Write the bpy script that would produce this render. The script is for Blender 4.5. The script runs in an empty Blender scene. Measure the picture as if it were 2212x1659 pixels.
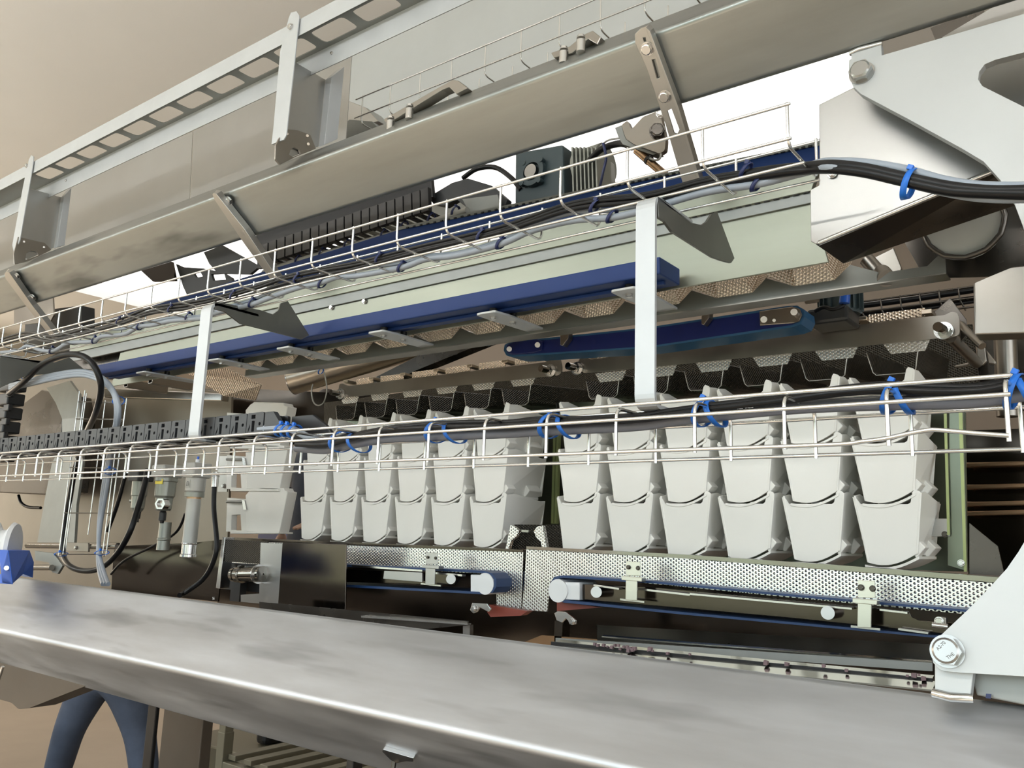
import bpy, math, random
from mathutils import Vector, Matrix
from mathutils.geometry import tessellate_polygon
random.seed(7)
SC = bpy.context.scene
COL = SC.collection
PI = math.pi
# ------------------------------------------------------------------ camera
F = 1800.0; CX, CY = 1106.0, 829.5
AX = Vector((0.79678457, -0.08263813, -0.59858607))   # world X, Y, Z seen from the camera (right, down, forward)
AY = Vector((0.60332344, 0.16403118, 0.78044512))
AZ = Vector((0.03369225, -0.98298765, 0.18055504))
EYE = 1.5
cam = bpy.data.cameras.new('camera'); camo = bpy.data.objects.new('camera', cam); COL.objects.link(camo)
cam.sensor_width = 36.0; cam.lens = F/2212*36.0; cam.clip_start = 0.02
def cw(v): return Vector((AX.dot(v), AY.dot(v), AZ.dot(v)))
r_, u_, b_ = cw(Vector((1, 0, 0))), cw(Vector((0, -1, 0))), cw(Vector((0, 0, -1)))
M = Matrix.Identity(4)
for i in range(3):
    M[i][0] = r_[i]; M[i][1] = u_[i]; M[i][2] = b_[i]
M[2][3] = EYE
camo.matrix_world = M
SC.camera = camo
def ray(px, py): return cw(Vector(((px-CX)/F, (py-CY)/F, 1.0)))
def P(px, py, Y): v = ray(px, py); v = v*(Y/v.y); v.z += EYE; return v
def PXp(px, py, X): v = ray(px, py); v = v*(X/v.x); v.z += EYE; return v
def PZp(px, py, Z): v = ray(px, py); v = v*((Z-EYE)/v.z); v.z += EYE; return v
def V(*a): return Vector(a)
# ------------------------------------------------------------------ materials
MATS = {}
def mat(name, col, rough=0.4, metal=0.0, noise=0.0, rvar=0.0, stretch=(1, 1, 1), nscale=8.0, dots=0.0, dotsize=(0.0105, 0.0066), bump=0.0, coat=0.0,
        emit=None, dotr=.55, smudge=None, alpha=None, trans=0.0, spec=None):
    m = bpy.data.materials.new(name); m.use_nodes = True
    nt = m.node_tree; N = nt.nodes; L = nt.links; b = N['Principled BSDF']
    b.inputs['Base Color'].default_value = (*col, 1); b.inputs['Roughness'].default_value = rough; b.inputs['Metallic'].default_value = metal
    if coat: b.inputs['Coat Weight'].default_value = coat
    if trans: b.inputs['Transmission Weight'].default_value = trans
    if spec is not None: b.inputs['Specular IOR Level'].default_value = spec
    if emit:
        b.inputs['Emission Color'].default_value = (*emit[0], 1); b.inputs['Emission Strength'].default_value = emit[1]
    tc = N.new('ShaderNodeTexCoord')
    if noise or rvar or bump:
        mp = N.new('ShaderNodeMapping'); mp.inputs['Scale'].default_value = stretch
        L.new(tc.outputs['Object'], mp.inputs['Vector'])
        nz = N.new('ShaderNodeTexNoise'); nz.inputs['Scale'].default_value = nscale; nz.inputs['Detail'].default_value = 5; nz.inputs['Roughness'].default_value = 0.6
        L.new(mp.outputs[0], nz.inputs['Vector'])
        if noise:
            mx = N.new('ShaderNodeMix'); mx.data_type = 'RGBA'
            mx.inputs['A'].default_value = (*[c*(1-noise) for c in col], 1); mx.inputs['B'].default_value = (*[min(1, c*(1+noise)) for c in col], 1)
            rp = N.new('ShaderNodeMapRange'); rp.inputs['From Min'].default_value = 0.3; rp.inputs['From Max'].default_value = 0.7
            L.new(nz.outputs['Fac'], rp.inputs['Value']); L.new(rp.outputs[0], mx.inputs['Factor']); L.new(mx.outputs['Result'], b.inputs['Base Color'])
            if smudge:
                n2 = N.new('ShaderNodeTexNoise'); n2.inputs['Scale'].default_value = smudge[1]; n2.inputs['Detail'].default_value = 3
                mp2 = N.new('ShaderNodeMapping'); mp2.inputs['Scale'].default_value = smudge[2]
                L.new(tc.outputs['Object'], mp2.inputs['Vector']); L.new(mp2.outputs[0], n2.inputs['Vector'])
                r2 = N.new('ShaderNodeMapRange'); r2.inputs['From Min'].default_value = 0.56; r2.inputs['From Max'].default_value = 0.72; r2.inputs['To Max'].default_value = smudge[0]
                L.new(n2.outputs['Fac'], r2.inputs['Value'])
                m2 = N.new('ShaderNodeMix'); m2.data_type = 'RGBA'; m2.inputs['B'].default_value = (*[c*0.35 for c in col], 1)
                L.new(r2.outputs[0], m2.inputs['Factor']); L.new(mx.outputs['Result'], m2.inputs['A']); L.new(m2.outputs['Result'], b.inputs['Base Color'])
        if rvar:
            rr = N.new('ShaderNodeMapRange'); rr.inputs['From Min'].default_value = 0.3; rr.inputs['From Max'].default_value = 0.7
            rr.inputs['To Min'].default_value = max(0.02, rough-rvar); rr.inputs['To Max'].default_value = rough+rvar
            L.new(nz.outputs['Fac'], rr.inputs['Value']); L.new(rr.outputs[0], b.inputs['Roughness'])
        if bump:
            bp = N.new('ShaderNodeBump'); bp.inputs['Strength'].default_value = bump; bp.inputs['Distance'].default_value = 0.002
            L.new(nz.outputs['Fac'], bp.inputs['Height']); L.new(bp.outputs[0], b.inputs['Normal'])
    if dots:
        hs = []
        for off in (0.0, 0.5):
            mp = N.new('ShaderNodeMapping'); mp.inputs['Scale'].default_value = (1/dotsize[0], 1/dotsize[1], 1); mp.inputs['Location'].default_value = (off, off, 0)
            L.new(tc.outputs['UV'], mp.inputs['Vector'])
            fr = N.new('ShaderNodeVectorMath'); fr.operation = 'FRACTION'; L.new(mp.outputs[0], fr.inputs[0])
            sb = N.new('ShaderNodeVectorMath'); sb.operation = 'SUBTRACT'; sb.inputs[1].default_value = (0.5, 0.5, 0); L.new(fr.outputs[0], sb.inputs[0])
            ml = N.new('ShaderNodeVectorMath'); ml.operation = 'MULTIPLY'; ml.inputs[1].default_value = (dotsize[0]/dotsize[1], 1, 0); L.new(sb.outputs[0], ml.inputs[0])
            ln = N.new('ShaderNodeVectorMath'); ln.operation = 'LENGTH'; L.new(ml.outputs[0], ln.inputs[0]); hs.append(ln)
        mn = N.new('ShaderNodeMath'); mn.operation = 'MINIMUM'; L.new(hs[0].outputs['Value'], mn.inputs[0]); L.new(hs[1].outputs['Value'], mn.inputs[1])
        mr = N.new('ShaderNodeMapRange'); mr.interpolation_type = 'SMOOTHSTEP'; mr.inputs['From Min'].default_value = 0.0; mr.inputs['From Max'].default_value = dotr
        mr.inputs['To Min'].default_value = 1; mr.inputs['To Max'].default_value = 0; L.new(mn.outputs[0], mr.inputs['Value'])
        bp = N.new('ShaderNodeBump'); bp.inputs['Strength'].default_value = dots; bp.inputs['Distance'].default_value = 0.0022
        L.new(mr.outputs[0], bp.inputs['Height']); L.new(bp.outputs[0], b.inputs['Normal'])
    MATS[name] = m
    return m
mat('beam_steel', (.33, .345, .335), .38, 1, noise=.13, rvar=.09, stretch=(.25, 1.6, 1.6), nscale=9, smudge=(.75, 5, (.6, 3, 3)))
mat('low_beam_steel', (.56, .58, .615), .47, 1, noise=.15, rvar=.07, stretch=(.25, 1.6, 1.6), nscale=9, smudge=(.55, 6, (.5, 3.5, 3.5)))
mat('plate_steel', (.52, .54, .545), .5, .6, noise=.04, nscale=4)
mat('cover_steel', (.36, .355, .34), .36, 1, noise=.08, rvar=.06, nscale=3)
mat('sheet_steel', (.44, .435, .42), .34, 1, noise=.08, rvar=.08, nscale=6)
mat('sage_steel', (.31, .325, .27), .42, .85, noise=.08, rvar=.06, stretch=(.4, 1, 3), nscale=5)  # green reflected from outdoors put into the bare metal colour
mat('grey_steel', (.27, .28, .27), .45, .8, noise=.08, nscale=8)
mat('warm_steel', (.31, .285, .255), .33, 1, noise=.08, rvar=.06, nscale=7)
mat('dark_steel', (.10, .09, .08), .28, 1, noise=.12, rvar=.08, nscale=5)
mat('mirror_steel', (.30, .285, .26), .10, 1, noise=.05, rvar=.03, nscale=4)
mat('brown_mirror', (.095, .08, .068), .14, 1, noise=.08, rvar=.04, nscale=4)  # dark machine reflections put into the base colour of polished steel
mat('bright_steel', (.62, .61, .60), .22, 1)
mat('bolt_steel', (.40, .40, .39), .26, 1)
mat('rail_polish', (.88, .88, .82), .14, 1)
mat('wire_steel', (.78, .78, .77), .24, 1)
mat('clip_steel', (.66, .66, .58), .3, .9)
mat('embossed', (.84, .84, .82), .26, 1, dots=.9, dotr=.36)
mat('embossed_warm_lit', (.80, .70, .60), .26, 1, dots=.9, dotsize=(.0105, .0066))  # warm bright reflection put into the base colour of dimpled steel
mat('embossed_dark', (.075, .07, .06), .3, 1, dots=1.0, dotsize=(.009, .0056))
mat('bracket_grey', (.56, .585, .61), .45, .35, noise=.04, nscale=12)
mat('arm_grey', (.17, .17, .155), .42, .7, noise=.06, nscale=8)
mat('blue_paint', (.009, .036, .16), .5, 0, spec=.35, noise=.05, nscale=5)
mat('blue_deep', (.008, .018, .13), .35, 0)
mat('blue_belt', (.01, .04, .13), .45, 0)
mat('rear_beige', (.21, .185, .15), .35, .6, noise=.06, nscale=4)
mat('blue_belt_light', (.03, .11, .24), .4, 0)
mat('blue_block', (.02, .11, .55), .32, 0)
mat('blue_tie', (.012, .15, .62), .35, 0)
mat('navy_tie', (.008, .018, .09), .4, 0)
mat('black_plastic', (.010, .010, .011), .38, 0)
mat('chain_plastic', (.028, .030, .034), .42, 0, noise=.1, nscale=30)
mat('black_rubber', (.006, .006, .007), .30, 0, spec=.25)
mat('grey_cable', (.30, .34, .40), .42, 0, noise=.03, nscale=10)
mat('conduit', (.17, .18, .22), .38, 0, noise=.05, nscale=12)
mat('white_plastic', (.88, .865, .82), .38, 0, noise=.015, nscale=6, coat=.1)
mat('white_nylon', (.85, .86, .88), .4, 0)
mat('teal_paint', (.035, .055, .062), .4, .1)
mat('dark_paint', (.02, .022, .024), .45, 0)
mat('cast_grey', (.30, .31, .28), .35, .6)
mat('cast_light', (.45, .45, .43), .4, .3)
mat('yellow_label', (.78, .66, .10), .5, 0)
mat('print_ink', (.03, .03, .035), .6, 0)
mat('print_white', (.75, .75, .75), .6, 0)
mat('pipe_steel', (.72, .63, .52), .3, 1, noise=.06, nscale=6)  # the pipe's warm reflected light put into a brighter base colour
mat('copper_tube', (.42, .28, .17), .3, 1)
mat('denim', (.065, .083, .125), .85, 0, noise=.15, nscale=14, bump=.6)
mat('reflective', (.42, .38, .38), .6, 0)
mat('skin', (.55, .36, .27), .55, 0)
mat('hair', (.03, .022, .018), .6, 0)
mat('rust_red', (.20, .035, .02), .45, 0)
mat('green_edge', (.40, .46, .20), .35, .3)
mat('green_panel', (.17, .19, .145), .28, .95, noise=.1, nscale=5)
mat('cart_paint', (.17, .155, .11), .5, .4)
mat('crumb', (.22, .15, .16), .8, 0)
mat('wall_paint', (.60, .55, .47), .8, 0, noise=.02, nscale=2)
mat('ceiling_paint', (.90, .895, .88), .8, 0, noise=.02, nscale=1)
mat('floor_paint', (.36, .29, .22), .55, 0, noise=.06, nscale=2)
mat('added_warm_glow', (1, .95, .85), .5, 0, emit=((1.0, .86, .68), 7.0))
mat('sky_pane', (.9, .92, 1), .5, 0, emit=((1.0, .98, .95), 3.2))
mat('added_cool_glow', (.9, .92, 1), .5, 0, emit=((.86, .94, 1.0), 4.5))
def glass(name):
    m = bpy.data.materials.new(name); m.use_nodes = True; nt = m.node_tree; nt.nodes.clear()
    o = nt.nodes.new('ShaderNodeOutputMaterial'); t = nt.nodes.new('ShaderNodeBsdfTransparent'); g = nt.nodes.new('ShaderNodeBsdfGlossy'); x = nt.nodes.new('ShaderNodeMixShader')
    g.inputs['Roughness'].default_value = .02; x.inputs[0].default_value = .06; t.inputs[0].default_value = (.96, .98, .97, 1)
    nt.links.new(t.outputs[0], x.inputs[1]); nt.links.new(g.outputs[0], x.inputs[2]); nt.links.new(x.outputs[0], o.inputs[0]); MATS[name] = m
glass('window_glass')
mat('door_pane', (.9, .95, .8), .5, 0, emit=((.80, 1.0, .62), 3.0))
mat('wall_paint_dimmed', (.22, .18, .145), .8, 0, noise=.03, nscale=2)  # back wall's dimness put into a darker copy of the wall colour
mat('brown_leg', (.085, .068, .052), .45, .3, noise=.1, nscale=6)
mat('frame_white', (.75, .75, .73), .5, 0)
mat('uplight_glow', (1, 1, 1), .5, 0, emit=((1.0, .975, .94), 150.0))
# ------------------------------------------------------------------ mesh builder
def newell(pts):
    n = Vector((0, 0, 0))
    for i in range(len(pts)):
        a, b = pts[i], pts[(i+1) % len(pts)]
        n += Vector(((a.y-b.y)*(a.z+b.z), (a.z-b.z)*(a.x+b.x), (a.x-b.x)*(a.y+b.y)))
    return n.normalized() if n.length > 0 else Vector((0, 0, 1))
class MB:
    def __init__(s): s.v = []; s.f = []; s.sm = []
    def add(s, vs, fs, smooth=False):
        k = len(s.v); s.v += [Vector(v) for v in vs]; s.f += [tuple(i+k for i in f) for f in fs]; s.sm += [smooth]*len(fs); return s
    def prism(s, pts, vec, holes=()):
        vec = Vector(vec); pts = [Vector(p) for p in pts]
        if newell(pts).dot(vec) > 0: pts = pts[::-1]
        loops = [pts]
        for h in holes:
            h = [Vector(p) for p in h]
            if newell(h).dot(vec) < 0: h = h[::-1]
            loops.append(h)
        flat = [p for l in loops for p in l]; n = len(flat)
        if len(loops) == 1 and len(pts) <= 4: tr = [tuple(range(n))]
        else:
            tr = []
            for t in tessellate_polygon(loops):
                a, b, c = [flat[i] for i in t]
                tr.append(tuple(t) if (b-a).cross(c-a).dot(vec) < 0 else tuple(t[::-1]))
        fs = list(tr) + [tuple(i+n for i in t[::-1]) for t in tr]
        k = 0
        for l in loops:
            m = len(l)
            for i in range(m): fs.append((k+(i+1) % m, k+i, k+n+i, k+n+(i+1) % m))
            k += m
        return s.add(flat+[p+vec for p in flat], fs)
    def box(s, c, size, rot=None):
        c = Vector(c); h = Vector(size)/2
        vs = []
        for x in (-1, 1):
            for y in (-1, 1):
                for z in (-1, 1):
                    p = Vector((x*h.x, y*h.y, z*h.z))
                    if rot is not None: p = rot @ p
                    vs.append(c+p)
        return s.add(vs, [(0, 1, 3, 2), (4, 6, 7, 5), (0, 4, 5, 1), (2, 3, 7, 6), (0, 2, 6, 4), (1, 5, 7, 3)])
    def tube(s, pts, r, n=8, closed=False, caps=True, flat=None):
        pts = [Vector(p) for p in pts]; m = len(pts)
        T = []
        for i in range(m):
            if closed: t = pts[(i+1) % m]-pts[i-1]
            else: t = pts[min(i+1, m-1)]-pts[max(i-1, 0)]
            T.append(t.normalized())
        up = Vector((0, 0, 1)) if abs(T[0].z) < .9 else Vector((1, 0, 0))
        a = T[0].cross(up).normalized(); rings = []
        for i in range(m):
            a = (a-T[i]*a.dot(T[i])).normalized(); b = T[i].cross(a)
            rr = r[i] if isinstance(r, (list, tuple)) else r
            rb = rr if flat is None else rr*flat
            rings.append([pts[i]+a*math.cos(2*PI*k/n)*rr+b*math.sin(2*PI*k/n)*rb for k in range(n)])
        vs = [v for q in rings for v in q]; fs = []
        for i in range(m if closed else m-1):
            j = (i+1) % m
            for k in range(n): fs.append((i*n+k, j*n+k, j*n+(k+1) % n, i*n+(k+1) % n)[::-1])
        s.add(vs, fs, True)
        if caps and not closed:
            s.add(rings[0], [tuple(range(n))]); s.add(rings[-1], [tuple(range(n))[::-1]])
        return s
    def cyl(s, p0, p1, r, n=20, r2=None, smooth=True):
        p0, p1 = Vector(p0), Vector(p1); t = (p1-p0).normalized()
        a = t.cross(Vector((0, 0, 1)) if abs(t.z) < .9 else Vector((1, 0, 0))).normalized(); b = t.cross(a); r2 = r if r2 is None else r2
        A = [p0+(a*math.cos(2*PI*k/n)+b*math.sin(2*PI*k/n))*r for k in range(n)]; B = [p1+(a*math.cos(2*PI*k/n)+b*math.sin(2*PI*k/n))*r2 for k in range(n)]
        s.add(A+B, [(k, n+k, n+(k+1) % n, (k+1) % n)[::-1] for k in range(n)], smooth)
        s.add(A, [tuple(range(n))]); s.add(B, [tuple(range(n))[::-1]]); return s
    def lathe(s, p0, axis, prof, n=24):
        p0 = Vector(p0); t = Vector(axis).normalized()
        a = t.cross(Vector((0, 0, 1)) if abs(t.z) < .9 else Vector((1, 0, 0))).normalized(); b = t.cross(a)
        for i in range(len(prof)-1):
            (h0, r0), (h1, r1) = prof[i], prof[i+1]
            A = [p0+t*h0+(a*math.cos(2*PI*k/n)+b*math.sin(2*PI*k/n))*max(r0, 1e-5) for k in range(n)]
            B = [p0+t*h1+(a*math.cos(2*PI*k/n)+b*math.sin(2*PI*k/n))*max(r1, 1e-5) for k in range(n)]
            s.add(A+B, [(k, n+k, n+(k+1) % n, (k+1) % n)[::-1] for k in range(n)], True)
        return s
    def ring(s, c, axis, r0, r1, h, n=24):
        return s.lathe(c, axis, [(0, r0), (0, r1), (h, r1), (h, r0), (0, r0)], n)
    def build(s, name, m, parent=None, bevel=0.0, origin=None, seg=2):
        me = bpy.data.meshes.new(name)
        if parent is not None: o0 = Vector(parent['_o'])
        elif origin is not None: o0 = Vector(origin)
        else:
            lo = [min(v[i] for v in s.v) for i in range(3)]; hi = [max(v[i] for v in s.v) for i in range(3)]
            o0 = Vector(((lo[0]+hi[0])/2, (lo[1]+hi[1])/2, lo[2]))
        me.from_pydata([v-o0 for v in s.v], [], s.f)
        me.materials.append(MATS[m] if isinstance(m, str) else m)
        for i, p in enumerate(me.polygons): p.use_smooth = s.sm[i]
        uv = me.uv_layers.new(name='UVMap')
        for p in me.polygons:
            n = p.normal
            u = Vector((1, 0, 0)) - n*n.x
            if u.length < .3: u = Vector((0, 1, 0)) - n*n.y
            u.normalize(); w = n.cross(u)
            for li in p.loop_indices:
                co = me.vertices[me.loops[li].vertex_index].co + o0
                uv.data[li].uv = (co.dot(u), co.dot(w))
        o = bpy.data.objects.new(name, me); COL.objects.link(o)
        o['_o'] = list(o0)
        if parent is not None:
            o.parent = parent
        else: o.location = o0
        if bevel:
            b = o.modifiers.new('bevel', 'BEVEL'); b.width = bevel; b.segments = seg; b.limit_method = 'ANGLE'; b.angle_limit = math.radians(40)
        me.update()
        return o
def tag(o, label=None, cat=None, group=None, kind=None):
    if label: o['label'] = label
    if cat: o['category'] = cat
    if group: o['group'] = group
    if kind: o['kind'] = kind
    return o
def thing(name, label, cat, loc=(0, 0, 0), group=None):
    o = bpy.data.objects.new(name, None); COL.objects.link(o); o.location = loc; o['_o'] = list(loc); o.empty_display_size = .02
    return tag(o, label, cat, group)
def single(name, mb, m, label, cat, group=None, bevel=0.0): return tag(mb.build(name, m, None, bevel), label, cat, group)
def copy_tree(o, parent=None):
    c = o.copy(); COL.objects.link(c); c.parent = parent
    for ch in list(o.children): copy_tree(ch, c)
    return c
def px_poly(pts, Y): return [P(x, y, Y) for x, y in pts]
def plate(pts, Y, t, holes=()): return MB().prism(px_poly(pts, Y), (0, t, 0), [px_poly(h, Y) for h in holes])
def platex(pts, X, t, holes=()): return MB().prism([PXp(x, y, X) for x, y in pts], (-t, 0, 0), [[PXp(x, y, X) for x, y in h] for h in holes])
def smooth(pts, k=6):
    pts = [Vector(p) for p in pts]; q = [pts[0]]+pts+[pts[-1]]; out = []
    for i in range(1, len(q)-2):
        a, b, c, d = q[i-1], q[i], q[i+1], q[i+2]
        for j in range(k):
            t = j/k
            out.append(.5*((2*b)+(c-a)*t+(2*a-5*b+4*c-d)*t*t+(3*b-a-3*c+d)*t*t*t))
    out.append(pts[-1]); return out
def spline(pts, k=6): return smooth([P(x, y, Y) for x, y, Y in pts], k)
def rounded(pts, r, seg=4):
    pts = [Vector(p) for p in pts]; out = []; n = len(pts)
    for i in range(n):
        a, b, c = pts[i-1], pts[i], pts[(i+1) % n]
        d = min(r, (a-b).length*.45, (c-b).length*.45); u = b+(a-b).normalized()*d; w = b+(c-b).normalized()*d
        for j in range(seg+1):
            t = j/seg; out.append((1-t)**2*u+2*t*(1-t)*b+t*t*w)
    return out
def circ(c, r, n=20, ax='y'):
    c = Vector(c); out = []
    for k in range(n):
        a, b = math.cos(2*PI*k/n)*r, math.sin(2*PI*k/n)*r
        out.append(c+(Vector((a, 0, b)) if ax == 'y' else Vector((0, a, b)) if ax == 'x' else Vector((a, b, 0))))
    return out
def hexbolt(parent, pos, axis, d, washer=True, m='bright_steel', name='bolt', label=None):
    """hex head bolt: d = width across flats"""
    ax = Vector(axis).normalized(); pos = Vector(pos)
    w = d*.08
    b = MB(); R_ = d/math.sqrt(3)
    p = pos+ax*(w if washer else 0)
    b.cyl(p, p+ax*d*.36, R_, 6, smooth=False); b.cyl(p+ax*d*.36, p+ax*d*.42, R_*.86, 24, R_*.72)
    o = b.build(name, m, parent, bevel=d*.02)
    if washer: MB().cyl(pos, pos+ax*w, d*.64, 28).build('washer', m, o if parent is not None else o, bevel=d*.012)
    if label: o['label'] = label
    return o
NY = (0, -1, 0)
# ================================================================== the room
def struct(name, mb, m): return tag(mb.build(name, m), kind='structure')
RX0, RX1, RY0, RY1, RZ = -13.0, 3.2, -3.2, 6.4, 4.15
struct('floor', MB().box(((RX0+RX1)/2, (RY0+RY1)/2, -.05), (RX1-RX0+.4, RY1-RY0+.4, .1)), 'floor_paint')
SKX0, SKX1, SKY0, SKY1 = -9.8, -1.0, 3.75, 5.6
cb = MB()
def rc(x0, x1, y0, y1): cb.box(((x0+x1)/2, (y0+y1)/2, RZ+.1), (x1-x0, y1-y0, .2))
rc(RX0-.2, RX1+.2, RY0-.2, SKY0); rc(RX0-.2, RX1+.2, SKY1, RY1+.2); rc(RX0-.2, SKX0, SKY0, SKY1); rc(SKX1, RX1+.2, SKY0, SKY1)
struct('ceiling', cb, 'ceiling_paint')
w1 = struct('window_1', MB().box(((SKX0+SKX1)/2, (SKY0+SKY1)/2, RZ+.19), (SKX1-SKX0, SKY1-SKY0, .02)), 'sky_pane')
struct('wall_back', MB().box(((RX0+RX1)/2, RY1+.1, RZ/2), (RX1-RX0+.4, .2, RZ)), 'wall_paint_dimmed')
wl = MB()
wl.box((RX0-.1, (RY0-1.2)/2, RZ/2), (.2, -1.2-RY0, RZ)); wl.box((RX0-.1, (RY1+4.4)/2, RZ/2), (.2, RY1-4.4, RZ))
wl.box((RX0-.1, 1.6, .35), (.2, 5.6, .7)); wl.box((RX0-.1, 1.6, (3.3+RZ)/2), (.2, 5.6, RZ-3.3))
struct('wall_left', wl, 'wall_paint')
w5 = struct('window_6', MB().box((RX0-.12, 1.6, 2.0), (.02, 5.6, 2.6)), 'added_warm_glow')  # unseen glowing window, added so chute facets reflect warm light
f = MB()
for y in (-1.17, .7, 2.5, 4.37): f.box((RX0-.07, y, 2.0), (.06, .06, 2.6))
f.build('window_frame', 'frame_white', w5)
wr = MB()
wr.box((RX1+.1, (RY0-2.6)/2, RZ/2), (.2, -2.6-RY0, RZ)); wr.box((RX1+.1, (RY1+1.2)/2, RZ/2), (.2, RY1-1.2, RZ))
wr.box((RX1+.1, -.7, .45), (.2, 3.8, .9)); wr.box((RX1+.1, -.7, (3.2+RZ)/2), (.2, 3.8, RZ-3.2))
struct('wall_right', wr, 'wall_paint')
w7 = struct('window_7', MB().box((RX1+.12, -.7, 2.05), (.02, 3.8, 2.3)), 'added_cool_glow')  # unseen glowing window, added to light the bucket side walls
f = MB()
for y in (-2.57, -.7, 1.17): f.box((RX1+.07, y, 2.05), (.06, .06, 2.3))
f.build('window_frame', 'frame_white', w7)
# the wall behind the photographer; leftmost tall window added to brighten the ceiling
wf = MB(); WX = [(-11.6, -8.4), (-7.6, -4.4), (-3.6, -.6), (.2, 2.8)]; WZ0, WZ1 = .85, 3.55
xs = [RX0-.2]+[v for w in WX for v in w]+[RX1+.2]
for i in range(0, len(xs), 2): wf.box(((xs[i]+xs[i+1])/2, RY0-.1, RZ/2), (xs[i+1]-xs[i], .2, RZ))
for a, b in WX:
    wf.box(((a+b)/2, RY0-.1, WZ0/2), (b-a, .2, WZ0)); wf.box(((a+b)/2, RY0-.1, (WZ1+RZ)/2), (b-a, .2, RZ-WZ1))
struct('wall_front', wf, 'ceiling_paint')
for i, (a, b) in enumerate(WX):
    w = struct('window_%d' % (i+2), MB().box(((a+b)/2, RY0-.12, (WZ0+WZ1)/2), (b-a, .02, WZ1-WZ0)), 'window_glass')
    f = MB()
    for x in (a+.03, (a+b)/2, b-.03): f.box((x, RY0-.07, (WZ0+WZ1)/2), (.06, .06, WZ1-WZ0))
    for z in (WZ0+.03, WZ1-.03): f.box(((a+b)/2, RY0-.07, z), (b-a, .06, .06))
    f.build('window_frame', 'frame_white', w)
# unseen uplights added behind the camera to brighten the ceiling
for i, x in enumerate((-8.6, -5.8, -3.0, -.2)):
    t = thing('added_uplight', 'added unseen uplight behind the photographer, %s in the row' % ['leftmost', 'second from the left', 'second from the right', 'rightmost'][i], 'lamp', (x, -1.0, 2.72), 'added unseen uplights')
    MB().box((x, -1.0, 2.72), (1.7, .07, .04)).build('housing', 'frame_white', t, .005)
    for dy in (-.055, .055): MB().tube([V(x-.82, -1.0+dy, 2.75), V(x+.82, -1.0+dy, 2.75)], .014).build('uplight_tube', 'uplight_glow', t)
    for dx in (-.7, .7): MB().cyl((x+dx, -1.0, 2.74), (x+dx, -1.0, RZ), .004, 8).build('suspension_rod', 'bright_steel', t)
# ================================================================== main beams (square tubes set on edge)
def beam(name, label, Yc, Zc, h, x0, x1, m, rr=.012):
    t = thing(name, label, 'beam', ((x0+x1)/2, Yc, Zc-h))
    pr = rounded([V(x0, Yc, Zc+h), V(x0, Yc-h, Zc), V(x0, Yc, Zc-h), V(x0, Yc+h, Zc)], rr, 5)
    k = len(pr); vs = pr+[p+V(x1-x0, 0, 0) for p in pr]
    b = MB(); b.add(vs, [(i, k+i, k+(i+1) % k, (i+1) % k)[::-1] for i in range(k)], True)
    b.add(pr, [tuple(range(k))]); b.add([p+V(x1-x0, 0, 0) for p in pr], [tuple(range(k))[::-1]])
    o = b.build('tube', m, t)
    wn = o.modifiers.new('weighted', 'WEIGHTED_NORMAL'); wn.weight = 100; wn.keep_sharp = False
    return t
YL = .97; hL = .1133*YL; ZL = EYE-.2563*YL
YU = 1.05; hU = .0748*YU; ZU = EYE+.6837*YU
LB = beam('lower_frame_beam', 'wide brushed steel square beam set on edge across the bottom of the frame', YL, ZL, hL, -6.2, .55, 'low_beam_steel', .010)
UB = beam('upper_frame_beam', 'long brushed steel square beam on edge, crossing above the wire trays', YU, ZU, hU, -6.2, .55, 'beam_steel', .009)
# hanging lug bolted under the lower beam's front face
def PN(px, py, pt, n):
    v = ray(px, py); o = V(0, 0, EYE); n = Vector(n); return o+v*((Vector(pt)-o).dot(n)/v.dot(n))
nl = V(0, -1, -1).normalized(); pl = V(0, YL-hL, ZL)
lug = [PN(x, y, pl, nl) for x, y in [(832, 1611), (898, 1630), (897, 1638), (884, 1637), (862, 1641), (848, 1634), (830, 1616)]]
o = MB().prism(lug, nl*.006).build('lug', 'bright_steel', LB, .001)
MB().cyl(PN(856, 1643, pl, nl)-V(0, .004, 0), PN(856, 1643, pl, nl)+V(0, -.006, -.012), .0035, 12).build('stud', 'dark_steel', o)
# ================================================================== gusset plate (right)
pA = P(1860, 157, 1.03); pB = P(2045, 1405, .93)
gd = (pB-pA); gn = V(1, 0, 0).cross(gd); gn = gn.normalized()
if gn.y > 0: gn = -gn
def G(x, y): return PN(x, y, pA, gn)
G_ = thing('gusset_plate', 'big pale C-shaped steel plate bolted to both beams at the right edge', 'plate', (0.0, .98, 1.38))
gout = [(1834, 130), (1846, 122), (1880, 127), (2212, 30), (2330, -4), (2330, 1470), (2212, 1461), (2060, 1452), (2032, 1448), (2016, 1432), (2011, 1410), (2016, 1388), (2040, 1365), (2090, 1318), (2135, 1272), (2175, 1228), (2200, 1192), (2214, 1168),
        (2240, 1100), (2256, 1000), (2262, 850), (2256, 700), (2238, 590), (2214, 500), (2190, 436), (2160, 388), (2125, 349), (2080, 322), (1960, 256), (1860, 203), (1842, 186), (1833, 160)]
ghole = [(2320, 84), (2212, 113), (2150, 129), (2127, 139), (2115, 155), (2113, 172), (2122, 186), (2212, 231), (2320, 290)]
MB().prism([G(*p) for p in gout], -gn*.010, [[G(*p) for p in ghole]]).build('plate', 'plate_steel', G_, .0012)
for (x, y), lab in (((1860, 157), 'upper'), ((2045, 1405), 'lower')):
    hexbolt(G_, G(x+2, y+2), gn, .0245, m='bolt_steel')
bt = bpy.data.curves.new('lettering', 'FONT'); bt.body = 'A2-70'; bt.size = .0052; bt.extrude = .0002; bt.align_x = 'CENTER'; bt.align_y = 'CENTER'
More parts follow.
